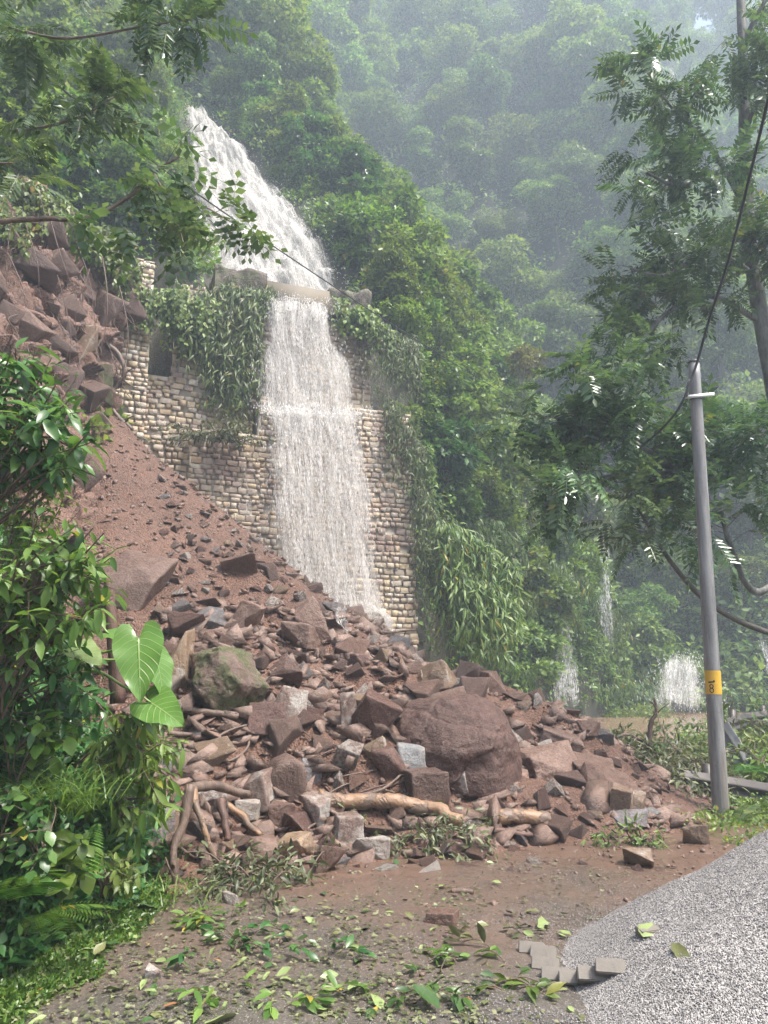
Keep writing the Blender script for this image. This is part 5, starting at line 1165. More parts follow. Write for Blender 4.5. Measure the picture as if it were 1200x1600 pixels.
for pts, r in BR:
    c = spline([P(*q) for q in pts], 22); mm = MB(); mm.add(*tube_vf(c - tl, np.linspace(r, r * .4, 22) * 12 / FPX, 7, True, .08, 5)); LO.append(mm.build('limb', M['bark_lichen'] if r > 5.6 else M['bark'], tr, True)); CLU.append(c)
for i, n_, fl in ((0, 16, .55), (1, 18, .55), (2, 18, .55), (3, 22, .55), (4, 36, .55), (5, 16, .55), (6, 17, .55), (7, 22, .55), (8, 14, .55), (9, 8, .5), (10, 10, .5), (11, 16, .55), (12, 20, .55)):
    st = CLU[i][5:] if i not in (9, 8) else CLU[i][14:]
    mf, ms = MB(), MB(); sprays(mf, ms, tl, st, n_, .35, 1.0, fl, 6, (-.25, -.1, .05))
    mf.build('foliage', M['leaf_pinnate'], LO[i]); tag(ms.build('twigs', M['bark'], LO[i]), kind='stuff')
# tree overhanging from the bank at the upper left
t2 = empty('pinnate_tree', (-4.6, 5.6, S(-4.6, 5.6))); t2l = np.array(t2.location)
tag(t2, 'tree leaning in from the bank with dark feathery leaves overhanging the waterfall', 'tree')
mm = MB(); tk = spline([t2l + np.array([0, 0, -.4]), t2l + np.array([.1, .1, 1.4]), P(-130, 420, 6.2), P(-150, 100, 6.6), P(-160, -250, 7.0)], 30)
mm.add(*tube_vf(tk - t2l, np.linspace(.16, .07, 30), 10, True, .06, 8)); mm.build('trunk', M['bark'], t2, True)
B2 = [([(-120, 400, 6.2), (-20, 352, 6.2), (60, 342, 6.3), (130, 342, 6.3), (190, 315, 6.4), (240, 270, 6.4), (280, 245, 6.4)], 5.5), ([(190, 315, 6.4), (240, 292, 6.4), (310, 318, 6.4), (370, 352, 6.4)], 2.6),
      ([(-140, 200, 6.6), (-30, 205, 6.5), (60, 200, 6.4), (130, 180, 6.4), (180, 150, 6.4)], 4), ([(-150, 60, 6.8), (-20, 40, 6.6), (100, 60, 6.6), (230, 40, 6.6), (300, 30, 6.6)], 4),
      ([(-150, 300, 6.5), (-40, 260, 5.6), (20, 255, 5.5)], 3), ([(-160, -120, 7), (0, -60, 6.8), (160, -40, 6.8), (280, 0, 6.8)], 4), ([(240, 270, 6.4), (270, 330, 6.4), (290, 390, 6.4)], 2.2)]
LO2 = []; C2 = []
for pts, r in B2:
    c = spline([P(*q) for q in pts], 22); mm = MB(); mm.add(*tube_vf(c - t2l, np.linspace(r, r * .4, 22) * 6.4 / FPX, 6, True, .1, 6)); LO2.append(mm.build('limb', M['wood'], t2, True)); C2.append(c)
PB = [pinnate(3, .40, .62, .5, 11), pinnate(4, .36, .60, .6, 12)]
for i, n_, fl, T_ in ((0, 6, .30, PB), (1, 9, .26, PB), (6, 9, .26, PB), (2, 13, .42, PIN), (3, 18, .45, PIN), (4, 5, .5, PIN), (5, 16, .45, PIN)):
    st = C2[i][9:] if i in (0,) else C2[i][4:]
    mf, ms = MB(), MB(); sprays(mf, ms, t2l, st, n_, .1, .38, fl, 4, (.1, 0, -.25), T_, .05, .004, .8)
    mf.build('foliage', M['leaf_pinnate'], LO2[i]); tag(ms.build('twigs', M['bark'], LO2[i]), kind='stuff')

# ------------------------------------------------------------------ plants of the left bank
def leafy(name, label, cat, base, tips, leaf, ln, nl, mat, stem_r=.008, group=None, hang=.35, bend=.2):
    o = empty(name, base); lo = np.array(o.location); tag(o, label, cat, group); mf, ms = MB(), MB(); V_, F_ = leaf
    main = []
    for ti, tpt in enumerate(tips):
        mid = (lo * .45 + tpt * .55) + np.array([random.gauss(0, .08), random.gauss(0, .08), bend * np.linalg.norm(tpt - lo) * .5])
        st_ = lo + np.array([random.gauss(0, .22), random.gauss(0, .22), -.08]); pts = spline([st_, mid, tpt], 12)
        if ti % 7 == 0: main.append(pts)
        else:
            mp = min(main, key=lambda q: float(((q[7] - tpt) ** 2).sum())); s7 = mp[random.randint(5, 8)]; pts = spline([s7, (s7 + tpt) / 2 + np.array([random.gauss(0, .04), random.gauss(0, .04), .06]), tpt], 12)
        ms.add(*tube_vf(pts - lo, np.linspace(stem_r, stem_r * .35, 12), 4, False))
        d = unit(pts[-1] - pts[-3]); k = nl + random.randint(-1, 2); az = np.arange(k) * 2.4 + random.uniform(0, 6); e1 = unit(np.cross(d, [.1, .3, 1])); e2 = np.cross(e1, d)
        t_ = np.linspace(7, 11, k).astype(int); pos = pts[t_] + rng.normal(0, .01, (k, 3))
        dd = unit(d * .45 + (e1 * np.cos(az)[:, None] + e2 * np.sin(az)[:, None]) + np.array([0, 0, -hang]) + rng.normal(0, .15, (k, 3)))
        mf.add(*scatter_vf(V_, F_, pos - lo, dd, unit(np.array([0, -.35, 1.]) + rng.normal(size=(k, 3)) * .3), ln * rng.uniform(.35, 1.25, k)))
    mf.build('foliage', mat, o, True); tag(ms.build('stems', M['wood'], o), kind='stuff'); return o
def ell(cx, cy, rx, ry, y0, y1, n):
    a = rng.uniform(0, 6.283, n); r_ = np.sqrt(rng.uniform(0, 1, n))
    return [P(cx + rx * q * math.cos(t), cy + ry * q * math.sin(t), yy) for t, q, yy in zip(a, r_, rng.uniform(y0, y1, n))]
LG = lance(.19, .22, .05, .02); LO = lance(.33, .2, .05, .02); LN = lance(.14, .25, .04)
bk = lambda x, y: np.array([x, y, S(x, y) - .05])
leafy('broadleaf_shrub', 'glossy dark-leaved shrub reaching in from the bank at mid height', 'shrub', bk(-3.1, 5.4), ell(50, 660, 105, 120, 4.7, 5.6, 72), LG, .175, 9, M['leaf_gloss'], .012)
leafy('broadleaf_shrub', 'bushy shrub with long pointed green leaves below the glossy one', 'shrub', bk(-2.7, 5.0), ell(70, 900, 120, 105, 4.3, 5.2, 100), LG, .13, 9, M['leaf_near'], .010)
leafy('broadleaf_shrub', 'dense dark shrub in the middle of the bank beneath the long-leaved one', 'shrub', bk(-2.7, 5.4), ell(60, 1050, 140, 120, 4.8, 5.6, 75), LG, .13, 8, M['leaf_gloss'], .008)
leafy('broadleaf_shrub', 'drooping shrub with narrow leaves hanging over the grey boulder', 'shrub', bk(-2.3, 6.0), ell(205, 1205, 85, 95, 5.4, 6.1, 70), LN, .16, 7, M['leaf_near'], .008, None, .9)
leafy('broadleaf_shrub', 'small-leaved shrub below the taro at the edge of the heap', 'shrub', bk(-2.4, 6.3), ell(250, 1150, 45, 50, 5.7, 6.3, 26), LN, .11, 6, M['leaf_near'], .006, None, .6)
leafy('herb', 'broad ovate-leaved herb low on the bank above the ferns', 'herb', bk(-2.25, 5.0), ell(88, 1345, 60, 45, 4.75, 5.1, 14), LO, .13, 6, M['leaf_sunny'], .006)
leafy('herb', 'ovate-leaved herb halfway up the bank', 'herb', bk(-2.4, 5.3), ell(85, 1150, 50, 40, 4.8, 5.2, 12), LO, .11, 6, M['leaf_sunny'], .006)
leafy('herb', 'dark leafy herb at the left edge of the bank', 'herb', bk(-2.4, 4.8), ell(20, 1290, 70, 80, 4.5, 5.0, 34), LO, .08, 7, M['leaf_gloss'], .006)
leafy('herb', 'low leafy herb between the grey boulder and the ground cover', 'herb', bk(-1.95, 5.6), ell(165, 1360, 60, 45, 5.2, 5.7, 26), LG, .09, 7, M['leaf_near'], .005)
# trailing greenery under the glossy shrub
leafy('trailing_vine', 'pale trailing creeper hanging under the glossy mid-height shrub', 'vine', bk(-3.1, 5.8), ell(60, 780, 80, 45, 5.0, 5.8, 46), L2 is not None and (L2, L2F), .06, 7, M['leaf_near'], .004, None, 1.0, .0)
# taro: heart-shaped leaves on long stalks
def heart(L, w, nx=13, ny=17, cup=.10, wav=.03, seed=0):
    t = np.linspace(0, 1, ny); half = w * np.where(t < .28, np.sqrt(np.clip(1 - ((t - .28) / .36) ** 2, 0, 1)), np.clip(1 - ((t - .28) / .72) ** 1.55, 0, 1) ** .9)
    u = np.linspace(-1, 1, nx); X = half[:, None] * u[None]; Yv = np.repeat(t[:, None], nx, 1) * L
    notch = np.clip(1 - np.abs(u) * 2.2, 0, 1)[None] * (1 - t[:, None]) ** 6 * .22 * L; Yv = Yv + notch
    Zv = cup * w * np.abs(u)[None] ** 1.4 - .22 * L * (t[:, None] - .3) ** 2 + wav * np.sin(t[:, None] * 16 + seed) * np.abs(u)[None] ** 2 * w * 2.2
    Zv = Zv + .012 * w * np.cos((t[:, None] * 9 - np.abs(u)[None] * 2.2) * 6.28)
    return np.stack([X, Yv - .25 * L, Zv], -1).reshape(-1, 3), [grid_faces(nx, ny)]
def mat_taro(name, c, cl):
    t = NT(name); uv = t.coord('UV'); sp = t.new('SeparateXYZ'); t.l.new(uv, sp.inputs[0])
    au = t.math('ABSOLUTE', sp.outputs[0]); mid = t.ramp(au, [(0.0, 1.0), (0.05, 0.0)])
    w = t.math('SINE', t.math('MULTIPLY', t.math('SUBTRACT', t.math('MULTIPLY', sp.outputs[1], 9.0), t.math('MULTIPLY', au, 2.2)), 6.28))
    vein = t.ramp(w, [(0.93, 0.0), (0.99, 1.0)]); k = t.math('MAXIMUM', mid, vein)
    n = t.noise(t.coord('Object'), 9, 4); base = t.mix(n, c, cl)
    col = t.mix(t.math('MULTIPLY', k, .7), base, (.30, .40, .14))
    t.fin(col, .32, t.bump(k, .4, .01)); tr_ = t.new('BsdfTranslucent'); t.l.new(t.mix(1.0, col, (1, 1, .5), 'MULTIPLY'), tr_.inputs[0]); m_ = t.new('MixShader'); m_.inputs[0].default_value = .35
    t.l.new(t.b.outputs[0], m_.inputs[1]); t.l.new(tr_.outputs[0], m_.inputs[2]); t.l.new(m_.outputs[0], t.out.inputs[0]); return t.m
M['taro'] = mat_taro('taro_leaf', (.10, .22, .04), (.14, .28, .06)); M['taro_pale'] = mat_taro('pale_taro_leaf', (.20, .29, .10), (.28, .36, .15))
ta = empty('taro_plant', bk(-2.5, 5.6)); tal = np.array(ta.location); tag(ta, 'taro plant with one very large heart-shaped leaf hanging before the soil slope', 'plant')
M['stalk'] = mat_plain('taro_stalk', (.17, .26, .07), .4, 0, .3, 12, .1)
def taro_leaf(pin, tip, w, nrm, mat, via, seed):
    pin = np.asarray(pin); tip = np.asarray(tip); L = np.linalg.norm(tip - pin) / .75
    v, f = heart(1.0, w / L, seed=seed); u = np.tile(np.linspace(-1, 1, 13), 17); tt = np.repeat(np.linspace(0, 1, 17), 13)
    v2, f2 = scatter_vf(v, f, pin[None] - tal, (tip - pin)[None], np.asarray(nrm, float)[None], np.array([L]))
    lb = link('leaf_blade', mesh_np('leaf_blade', v2, f2, mat, True, np.stack([u, tt], 1)), ta)
    m_ = MB(); m_.add(*tube_vf(spline([tal, *via, pin], 20) - tal, np.linspace(.014, .007, 20), 7)); m_.build('stalk', M['stalk'], lb, True)
taro_leaf(P(216, 1002, 5.3), P(218, 1094, 5.15), .17, (.15, -1, .25), M['taro'], [P(90, 1040, 5.4), P(170, 1018, 5.35)], 1)
taro_leaf(P(244, 1030, 5.5), P(262, 1095, 5.45), .13, (.9, -.6, .2), M['taro'], [P(110, 1060, 5.5), P(190, 1030, 5.5)], 2)
taro_leaf(P(236, 1098, 5.4), P(286, 1130, 5.25), .15, (.0, -.8, .6), M['taro'], [P(120, 1060, 5.4), P(200, 1076, 5.4)], 3)
taro_leaf(P(120, 1012, 5.2), P(160, 1036, 5.1), .12, (.1, -.5, .9), M['taro_pale'], [P(80, 1060, 5.3), P(110, 1000, 5.25)], 4)
taro_leaf(P(170, 990, 5.7), P(205, 1003, 5.6), .10, (0, -.3, 1), M['taro'], [P(120, 1060, 5.6), P(150, 980, 5.7)], 5)
# ferns
def frond(np_=18, seed=0):
    r = np.random.default_rng(seed); V, F, n = [], [], 0; pt = lambda t: np.array([0, t, -.45 * t * t])
    for i in range(np_):
        t = .12 + .88 * i / np_; l = .26 * math.sin(math.pi * (.15 + .85 * (1 - t)) ** .8) + .02
        for s in (-1, 1):
            d = unit(np.array([s, .35, -.2])); x = unit(np.cross(d, [0, 0, 1])); T = L2 * np.array([.55 * .12 / max(l, .05), 1, .3]) * l
            V.append(T[:, :1] * x + T[:, 1:2] * d + T[:, 2:] * np.cross(x, d) + pt(t)); F.append(L2F[0] + n); n += 4
    return np.concatenate(V), [np.concatenate(F)]
FR = frond()
def fern(name, label, base, n, L, az0=0, az1=6.283, tilt=.7, mat='leaf_sunny', group=None):
    az = rng.uniform(az0, az1, n); d = np.stack([np.cos(az), np.sin(az), np.full(n, tilt)], 1)
    v, f = scatter_vf(*FR, np.zeros((n, 3)), d, unit(np.array([0, 0, 1.]) - .2 * d), L * rng.uniform(.7, 1.15, n)); o = link(name, mesh_np(name, v, f, M[mat])); o.location = tuple(base); return tag(o, label, 'fern', group)
fern('fern', 'fern with arching fronds at the left edge above the ground cover', P(10, 1400, 4.75), 9, .42, -1.2, .9)
fern('fern', 'small fern low on the bank beside the ovate-leaved herb', P(58, 1430, 4.6), 7, .34, -1.5, .6, .4)
fern('fern', 'single bright fern frond hanging in the bank shrubs', P(155, 1282, 5.2), 3, .34, -1.7, -1.2, -.3)
fern('fern', 'tiny fern near the bottom of the bank', P(38, 1372, 4.6), 5, .25, -1.5, .9, .5)
# grass tuft and creeping cover
def blades(n, c, r, L, name, label, mat, lean=.8):
    T = np.array([[-.012, 0, 0], [.012, 0, 0], [.011, .4, .0], [-.011, .4, .0], [.008, .75, -.16], [-.008, .75, -.16], [0, 1, -.42]]); Fq = [np.array([[0, 1, 2, 3], [3, 2, 4, 5]]), np.array([[5, 4, 6]])]
    az = rng.uniform(0, 6.283, n); d = unit(np.stack([np.cos(az) * lean, np.sin(az) * lean - .2, np.full(n, .8)], 1)); pos = rng.normal(0, 1, (n, 3)) * np.array([r, r * .7, .03])
    ln = L * rng.uniform(.5, 1.2, n); v, f = scatter_vf(T, Fq, pos, d, unit(np.array([0, 0, 1.]) + .4 * d), np.stack([ln * 0 + .35, ln, ln], 1)); o = link(name, mesh_np(name, v, f, mat)); o.location = tuple(c); return tag(o, label, kind='stuff')
blades(420, P(85, 1262, 5.0), .14, .36, 'grass', 'tuft of long drooping grass on the bank', M['leaf_near'])
blades(160, P(230, 1400, 6.0), .25, .16, 'grass', 'short grass below the grey boulder', M['leaf_near'])
def bank_cover(n, name, label, leaf, hgt, mat, keep, bx, by, T=L2, TF=L2F):
    x = rng.uniform(*bx, n); y = rng.uniform(*by, n); k = keep(x, y); x, y = x[k], y[k]; h = np.maximum(hill_h(x, y), 0.02); n_ = len(x); e = .1
    N = unit(np.stack([-(hill_h(x + e, y) - h) / e, -(hill_h(x, y + e) - h) / e, np.ones(n_)], 1))
    cl_ = np.clip(.6 + .9 * fbm(np.stack([x * 2.5, y * 2.5, h * 2.5], -1), 3, 71), .05, 1.6)
    pos = np.stack([x, y, h], 1) + N * (rng.uniform(0, 1, n_) ** .8 * hgt * cl_)[:, None]
    v, f = scatter_vf(T, TF, pos, unit(N * .5 + rand_unit(n_) * .8), unit(N + np.array([0, -.2, .9]) + rand_unit(n_) * .4), leaf * rng.uniform(.5, 1.4, n_))
    return tag(link(name, mesh_np(name, v, f, mat)), label, kind='stuff')
def bkeep(x, y):
    s = foot_s(x, y); qx, qy, _ = proj(np.stack([x, y, np.maximum(hill_h(x, y), 0)], 1)); return (s > .0) & (s < 4.5) & (qx > -150) & (debris_h(x, y) < hill_h(x, y) + .3)
bank_cover(90000, 'undergrowth', 'dark leafy undergrowth filling the left bank', .075, .38, M['leaf_gloss'], bkeep, (-6, -1.6), (3.2, 9.5))
def gkeep(x, y):
    s = foot_info(x, y)[0] + .12 * fbm(np.stack([x * 3, y * 3, 0 * x], -1), 2, 33); e_ = np.interp(y, [4.6, 5.6, 6.4], [.58, .42, .25]); return (s > -e_) & (s < .55) & (rng.random(len(x)) < np.clip((s + e_ + .05) / .25, 0, 1))
bank_cover(85000, 'ground_cover', 'creeping small-leaved weeds along the road edge', .036, .17, M['leaf_sunny'], gkeep, (-3.2, -1.2), (3.4, 7.0))
# ------------------------------------------------------------------ utility pole
def mat_pole():
    t = NT('galvanised_steel'); co = t.coord('Object', (7, 7, .7)); a = t.noise(co, 1.6, 6, .7); b = t.noise(t.coord('Object'), 16, 5, .7); c = t.noise(t.coord('Object', (3, 3, .35)), 2.0, 4)
    col = t.mix(t.ramp(a, [(.35, 0.0), (.65, 1.0)]), (.13, .128, .125), (.29, .285, .28)); col = t.mix(t.math('MULTIPLY', t.ramp(c, [(.55, 0.0), (.7, 1.0)]), .6), col, (.17, .10, .06)); col = t.mix(t.ramp(b, [(.6, 0.0), (.75, .5)]), col, (.08, .07, .06))
    return t.fin(col, t.ramp(b, [(.3, .32), (.7, .6)]), t.bump(b, .15, .01), metal=.2)
M['galv'] = mat_pole()
M['white_metal'] = mat_plain('white_angle_iron', (0.68, 0.68, 0.67), 0.4, 0.2, 0.15, 9, 0.1)
M['yellow'] = mat_plain('yellow_plate', (0.62, 0.36, 0.03), 0.45, 0, 0.25, 14, 0.1)
M['black'] = mat_plain('black_paint', (0.02, 0.018, 0.016), 0.45, 0, 0.2, 9, 0.0)
M['dark_metal'] = mat_plain('dark_steel', (0.09, 0.085, 0.085), 0.45, 0.5, 0.3, 8, 0.1)
pb = PG(1127, 1277); ptop = P(1084, 566, pb[1] - 0.05)
pole = empty('utility_pole', pb); pl = np.array(pole.location); tag(pole, 'grey steel utility pole with a yellow number band by the guard rail', 'pole')
ax = unit(ptop - pb); Lp = np.linalg.norm(ptop - pb)
ex_ = unit(np.cross(ax, np.array([0, 1.0, 0]))); ey_ = np.cross(ax, ex_)            # ex_ to the right, ey_ away from the viewer
if ex_[0] < 0: ex_ = -ex_
if ey_[1] < 0: ey_ = -ey_
prad = lambda s: 0.096 - 0.022 * s / Lp
m_ = MB(); ss = np.linspace(-.3, Lp, 30); m_.add(*tube_vf(np.array([ax * s for s in ss]), prad(np.clip(ss, 0, None)), 28)); m_.build('shaft', M['galv'], pole, True)
m_ = MB(); m_.add(*tube_vf(np.array([ax * (Lp - .02), ax * (Lp + .012)]), .079, 24)); m_.build('cap', M['dark_metal'], pole, True)
def on_pole(th, s, extra): r = prad(s) + extra; return ax * s + ex_ * math.sin(th) * r - ey_ * math.cos(th) * r
def pole_patch(th0, th1, s0, s1, extra, n=24, m=3):
    V = np.array([on_pole(t, s, extra) for s in np.linspace(s0, s1, m) for t in np.linspace(th0, th1, n)]); return V, [grid_faces(n, m)]
sb0 = np.interp(1101, [566, 1277], [Lp, 0]); sb1 = np.interp(1066, [566, 1277], [Lp, 0])
m_ = MB(); m_.add(*pole_patch(-2.2, 2.0, sb0, sb1, .003, 40)); band = m_.build('number_band', M['yellow'], pole, True)
def stroke(pts, w, nn=24):                                   # a painted stroke (angle, height) bent round the pole
    c = spline(np.array([(a, b, 0) for a, b in pts]), nn)[:, :2]; d = unit(np.gradient(c * np.array([.09, 1]), axis=0)); nrm = np.stack([-d[:, 1] / .09, d[:, 0]], 1)
    V = np.array([on_pole(*(q), .005) for k in (-1, 1) for q in (c + nrm * w * .5 * k)]); i = np.arange(nn - 1)
    return V, [np.stack([i, i + 1, i + nn + 1, i + nn], 1)]
hb = sb1 - sb0; m1 = MB(); m1.add(*stroke([(-1.0, sb0 + hb * .50), (-.62, sb0 + hb * .51), (-.2, sb0 + hb * .53)], .018)); m1.add(*stroke([(-.2, sb0 + hb * .53), (-.34, sb0 + hb * .59)], .014)); m1.build('numeral', M['black'], band)
m8 = MB(); k8 = np.linspace(0, 6.283, 26)
for cy8, ra, rb_ in ((.33, .2, .055), (.16, .23, .065)): m8.add(*stroke([(-.62 + ra * math.cos(a), sb0 + hb * cy8 + hb * rb_ * 1.35 * math.sin(a)) for a in k8], .011, 60))
m8.build('numeral', M['black'], band)
sc_ = np.interp(629, [566, 1277], [Lp, 0]); ca = MB(); cd = unit(ex_ + .12 * ax - 0.05 * ey_)
rotm = np.stack([cd, ey_, unit(np.cross(cd, ey_))], 1)
for dc, sz in (((0, -.10, 0), (.40, .005, .045)), ((0, -.078, .022), (.40, .04, .005))): ca.add(*box_vf(ax * sc_ + rotm @ np.array(dc), sz, rotm))
arm_o = ca.build('cross_arm', M['white_metal'], pole)
for k in (-.025, .025):
    m_ = MB(); a = np.linspace(0, 6.283, 28); m_.add(*tube_vf(np.array([on_pole(t, sc_ + k, .006) for t in a]), .006, 5, False)); m_.build('clamp', M['dark_metal'], arm_o, True)
m_ = MB(); q0 = ax * sc_ + cd * -.17 - ey_ * .12
m_.add(*tube_vf(spline([q0, q0 + ax * .12 + ex_ * .02, q0 + ax * .24 + ex_ * .06], 10), [.012, .022, .012, .022, .012, .022, .012, .022, .012, .010], 8)); m_.build('insulator', M['dark_metal'], arm_o, True)
# cables
M['cable'] = mat_plain('black_cable', (0.015, 0.015, 0.017), 0.5, 0, 0.1, 5, 0)
m_ = MB(); c = spline([P(-260, -160, 7.0), P(50, 100, 8.5), P(260, 268, 11), P(480, 420, 14.5), P(660, 537, 18.5), P(830, 640, 24), P(1000, 735, 33)], 90); m_.add(*tube_vf(c - c[0], .013, 6)); o = m_.build('cable', M['cable'], None, True); o.location = tuple(c[0])
tag(o, 'thin black cable stretched diagonally across the waterfall', 'cable')
m_ = MB(); at_ = P(1060, 642, pb[1] - .12)
c = spline([P(1265, -140, 5.2), P(1222, 60, 6.2), P(1180, 240, 7.4), P(1140, 400, 8.4), P(1108, 500, 9.0), P(1088, 570, 9.25), P(1066, 628, 9.3), P(1040, 664, 9.6), P(1000, 700, 11.0)], 70); m_.add(*tube_vf(c - c[0], .017, 6)); o = m_.build('cable', M['cable'], None, True); o.location = tuple(c[0])
tag(o, 'thicker black cable sweeping down from above to the utility pole', 'cable')
# ------------------------------------------------------------------ guard rail
prof = np.array([(0, -.155), (.012, -.15), (.02, -.11), (.075, -.085), (.08, -.05), (.02, -.015), (.015, 0), (.02, .015), (.08, .05), (.075, .085), (.02, .11), (.012, .15), (0, .155)])
def rail(name, label, pts, posts, mat, twist=0.0):
    c = spline(pts, 26); lo = c[0]; t = unit(np.gradient(c, axis=0)); o = empty(name, lo); V = []
    for i in range(len(c)):
        side = unit(np.cross(t[i], [0, 0, 1.0])); up = np.cross(side, t[i]); a = twist * i / len(c) + 0; s2 = side * math.cos(a) + up * math.sin(a); u2 = up * math.cos(a) - side * math.sin(a)
        V.append(c[i] - lo + prof[:, :1] * s2 * 1.0 + prof[:, 1:] * u2)
    V = np.concatenate(V); V2 = V + np.array([.004, .004, 0]); f = grid_faces(13, 26); o_ = MB(); o_.add(np.concatenate([V, V2]), [f, f[:, ::-1] + len(V)]); o_.build('rail_beam', mat, o, True)
    for k in posts:
        p = c[k] - lo; m2 = MB(); m2.add(*box_vf(p + np.array([.02, .12, -.16]), (.11, .11, .85))); m2.build('post', mat, o)
    return tag(o, label, 'guard rail')
M['rail'] = mat_plain('weathered_rail', (0.07, 0.06, 0.055), 0.5, 0.1, 0.4, 3.5, 0.2)
M['rail_light'] = mat_plain('grey_rail', (0.20, 0.20, 0.20), 0.45, 0.2, 0.3, 4, 0.2)
rail('guard_rail', 'dark corrugated guard rail running out of the picture behind the pole', [P(1068, 1222, 10.6), P(1120, 1230, 10.5), P(1180, 1240, 10.35), P(1290, 1262, 10.0)], (7, 20), M['rail'])
rail('guard_rail', 'broken end of guard rail bent up and leaning in the brush right of the pole', [P(1131, 1136, 12.2), P(1146, 1166, 12.0), P(1166, 1206, 11.8)], (), M['rail_light'], .5)
rail('guard_rail', 'far stretch of guard rail beyond the bent piece', [P(1136, 1136, 14.5), P(1170, 1126, 16.0), P(1230, 1120, 18)], (5, 18), M['rail'])
# ------------------------------------------------------------------ gravel heap and concrete blocks
GC = np.array([3.15, 4.55])
def gravel_h(x, y):
    dx, dy = x - GC[0], y - GC[1]; d = np.hypot(dx, dy); a = np.degrees(np.arctan2(dy, dx))
    Rr = np.interp(a, [-180, -165, -150, -120, -90, 0, 60, 100, 140, 160, 170, 180], [2.22, 2.3, 2.38, 2.35, 2.25, 2.2, 1.9, 1.75, 1.95, 2.14, 2.19, 2.22]); q = 1 - d / Rr
    h = np.where(q > 0, 1.30 * np.clip(q, 0, 1) ** 1.10 - .10 * np.exp(-(d / .5) ** 2), q * .4)
    return h + .035 * fbm(np.stack([x * 2.2, y * 2.2, 0 * x], -1), 3, 55) * np.clip(q * 5, 0, 1)
def mat_gravel():
    t = NT('grey_gravel'); rv = t.rand(); n = t.noise(t.coord('Object'), 60, 3); col = t.ramp(rv, [(0, (.19, .178, .17)), (.35, (.27, .255, .246)), (.7, (.33, .312, .30)), (1, (.44, .42, .40))])
    return t.fin(t.mix(n, col, (.2, .19, .19)), .5)
M['gravel'] = mat_gravel(); 
def mat_bed():
    t = NT('gravel_bed'); v = t.new('TexVoronoi'); t.l.new(t.coord('Object'), v.inputs['Vector']); v.inputs['Scale'].default_value = 105; s_ = t.new('SeparateColor'); t.l.new(v.outputs['Color'], s_.inputs[0])
    return t.fin(t.ramp(s_.outputs[0], [(0, (.17, .16, .155)), (.4, (.29, .275, .265)), (.75, (.38, .36, .345)), (1, (.52, .495, .475))]), .55, t.bump(t.ramp(v.outputs['Distance'], [(0, 1.0), (.6, 0.0)]), 1.0, .012))
M['gravel_bed'] = mat_bed()
gx = np.linspace(.2, 5.6, 100); gy = np.linspace(1.8, 6.9, 100); X, Y = np.meshgrid(gx, gy); Z = gravel_h(X, Y); V = np.stack([X, Y, Z], -1).reshape(-1, 3); f = grid_faces(100, 100); f = f[V[f, 2].max(1) > -.03]
gh = tag(link('gravel_heap', mesh_np('gravel_heap', V, f, M['gravel_bed'], True)), 'heap of grey crushed gravel on the right side of the road', kind='stuff')
n = 150000; x = rng.uniform(.1, 5.2, n); y = rng.uniform(2.6, 6.8, n); h = gravel_h(x, y); qx, qy, _ = proj(np.stack([x, y, h], 1))
edge = np.clip((h + .22) / .26, 0, 1) ** 2; k = (qx < 1900) & (qy < 1900) & (rng.random(n) < np.where(h > .015, 1, edge * .5)); x, y, h = x[k], y[k], np.maximum(h[k], .025)
xs_ = rng.uniform(-.1, 1.9, 26000); ys_ = rng.uniform(3.2, 5.0, 26000); ks_ = (gravel_h(xs_, ys_) < .02) & (rng.random(26000) < .75 * sstep(-.1, 1.1, xs_ - (ys_ - 4.1) * .8 + .25 * fbm(np.stack([xs_ * 2, ys_ * 2, 0 * xs_], -1), 3, 17))); x = np.append(x, xs_[ks_]); y = np.append(y, ys_[ks_]); h = np.append(h, np.full(ks_.sum(), .028))
g_ = MB(); kind = rng.integers(0, 5, len(x)); OC = []
for j in range(5):
    r = np.random.default_rng(j + 60); v = np.array([[1, 0, 0], [-1, 0, 0], [0, 1, 0], [0, -1, 0], [0, 0, 1], [0, 0, -1]]) * r.uniform(.6, 1.1, (6, 1)) + r.normal(0, .2, (6, 3)); OC.append(v)
of = np.array([[4, 0, 2], [4, 2, 1], [4, 1, 3], [4, 3, 0], [5, 2, 0], [5, 1, 2], [5, 3, 1], [5, 0, 3]])
for j in range(5):
    m = kind == j; c_ = m.sum(); s = (.0025 + .004 * rng.uniform(0, 1, c_) ** 1.3)
    g_.add(*scatter_vf(OC[j], [of], np.stack([x[m], y[m], h[m] + s * .5], 1), rand_unit(c_), rand_unit(c_), s))
tag(g_.build('pebbles', M['gravel'], gh), kind='stuff')
M['block'] = mat_plain('concrete_paver', (.18, .16, .135), .6, 0, .4, 12, .5)
BL = [(832, 1478, -.05, 'leftmost grey concrete block at the edge of the gravel heap'), (850, 1484, .1, 'second grey concrete block of the fan at the gravel edge'), (853, 1502, .3, 'third grey concrete block of the fan, leaning on the next'), (868, 1518, .55, 'fourth grey concrete block of the fan at its bend'),
      (895, 1527, .8, 'fifth block of the fan, its pale top turned to the viewer'), (925, 1537, 1.0, 'sixth block of the fan, half under gravel'), (955, 1543, 1.1, 'last block of the fan, almost buried in gravel'), (1018, 1526, -.1, 'lone pale block lying flat on the gravel')]
def block_mesh():
    import bmesh
    bm = bmesh.new(); bmesh.ops.create_cube(bm, size=1.0); bmesh.ops.scale(bm, vec=(.15, .09, .07), verts=bm.verts); bmesh.ops.bevel(bm, geom=bm.edges, offset=.005, segments=2, affect='EDGES'); me = bpy.data.meshes.new('concrete_block'); bm.to_mesh(me); bm.free(); me.materials.append(M['block']); return me
bmsh = block_mesh()
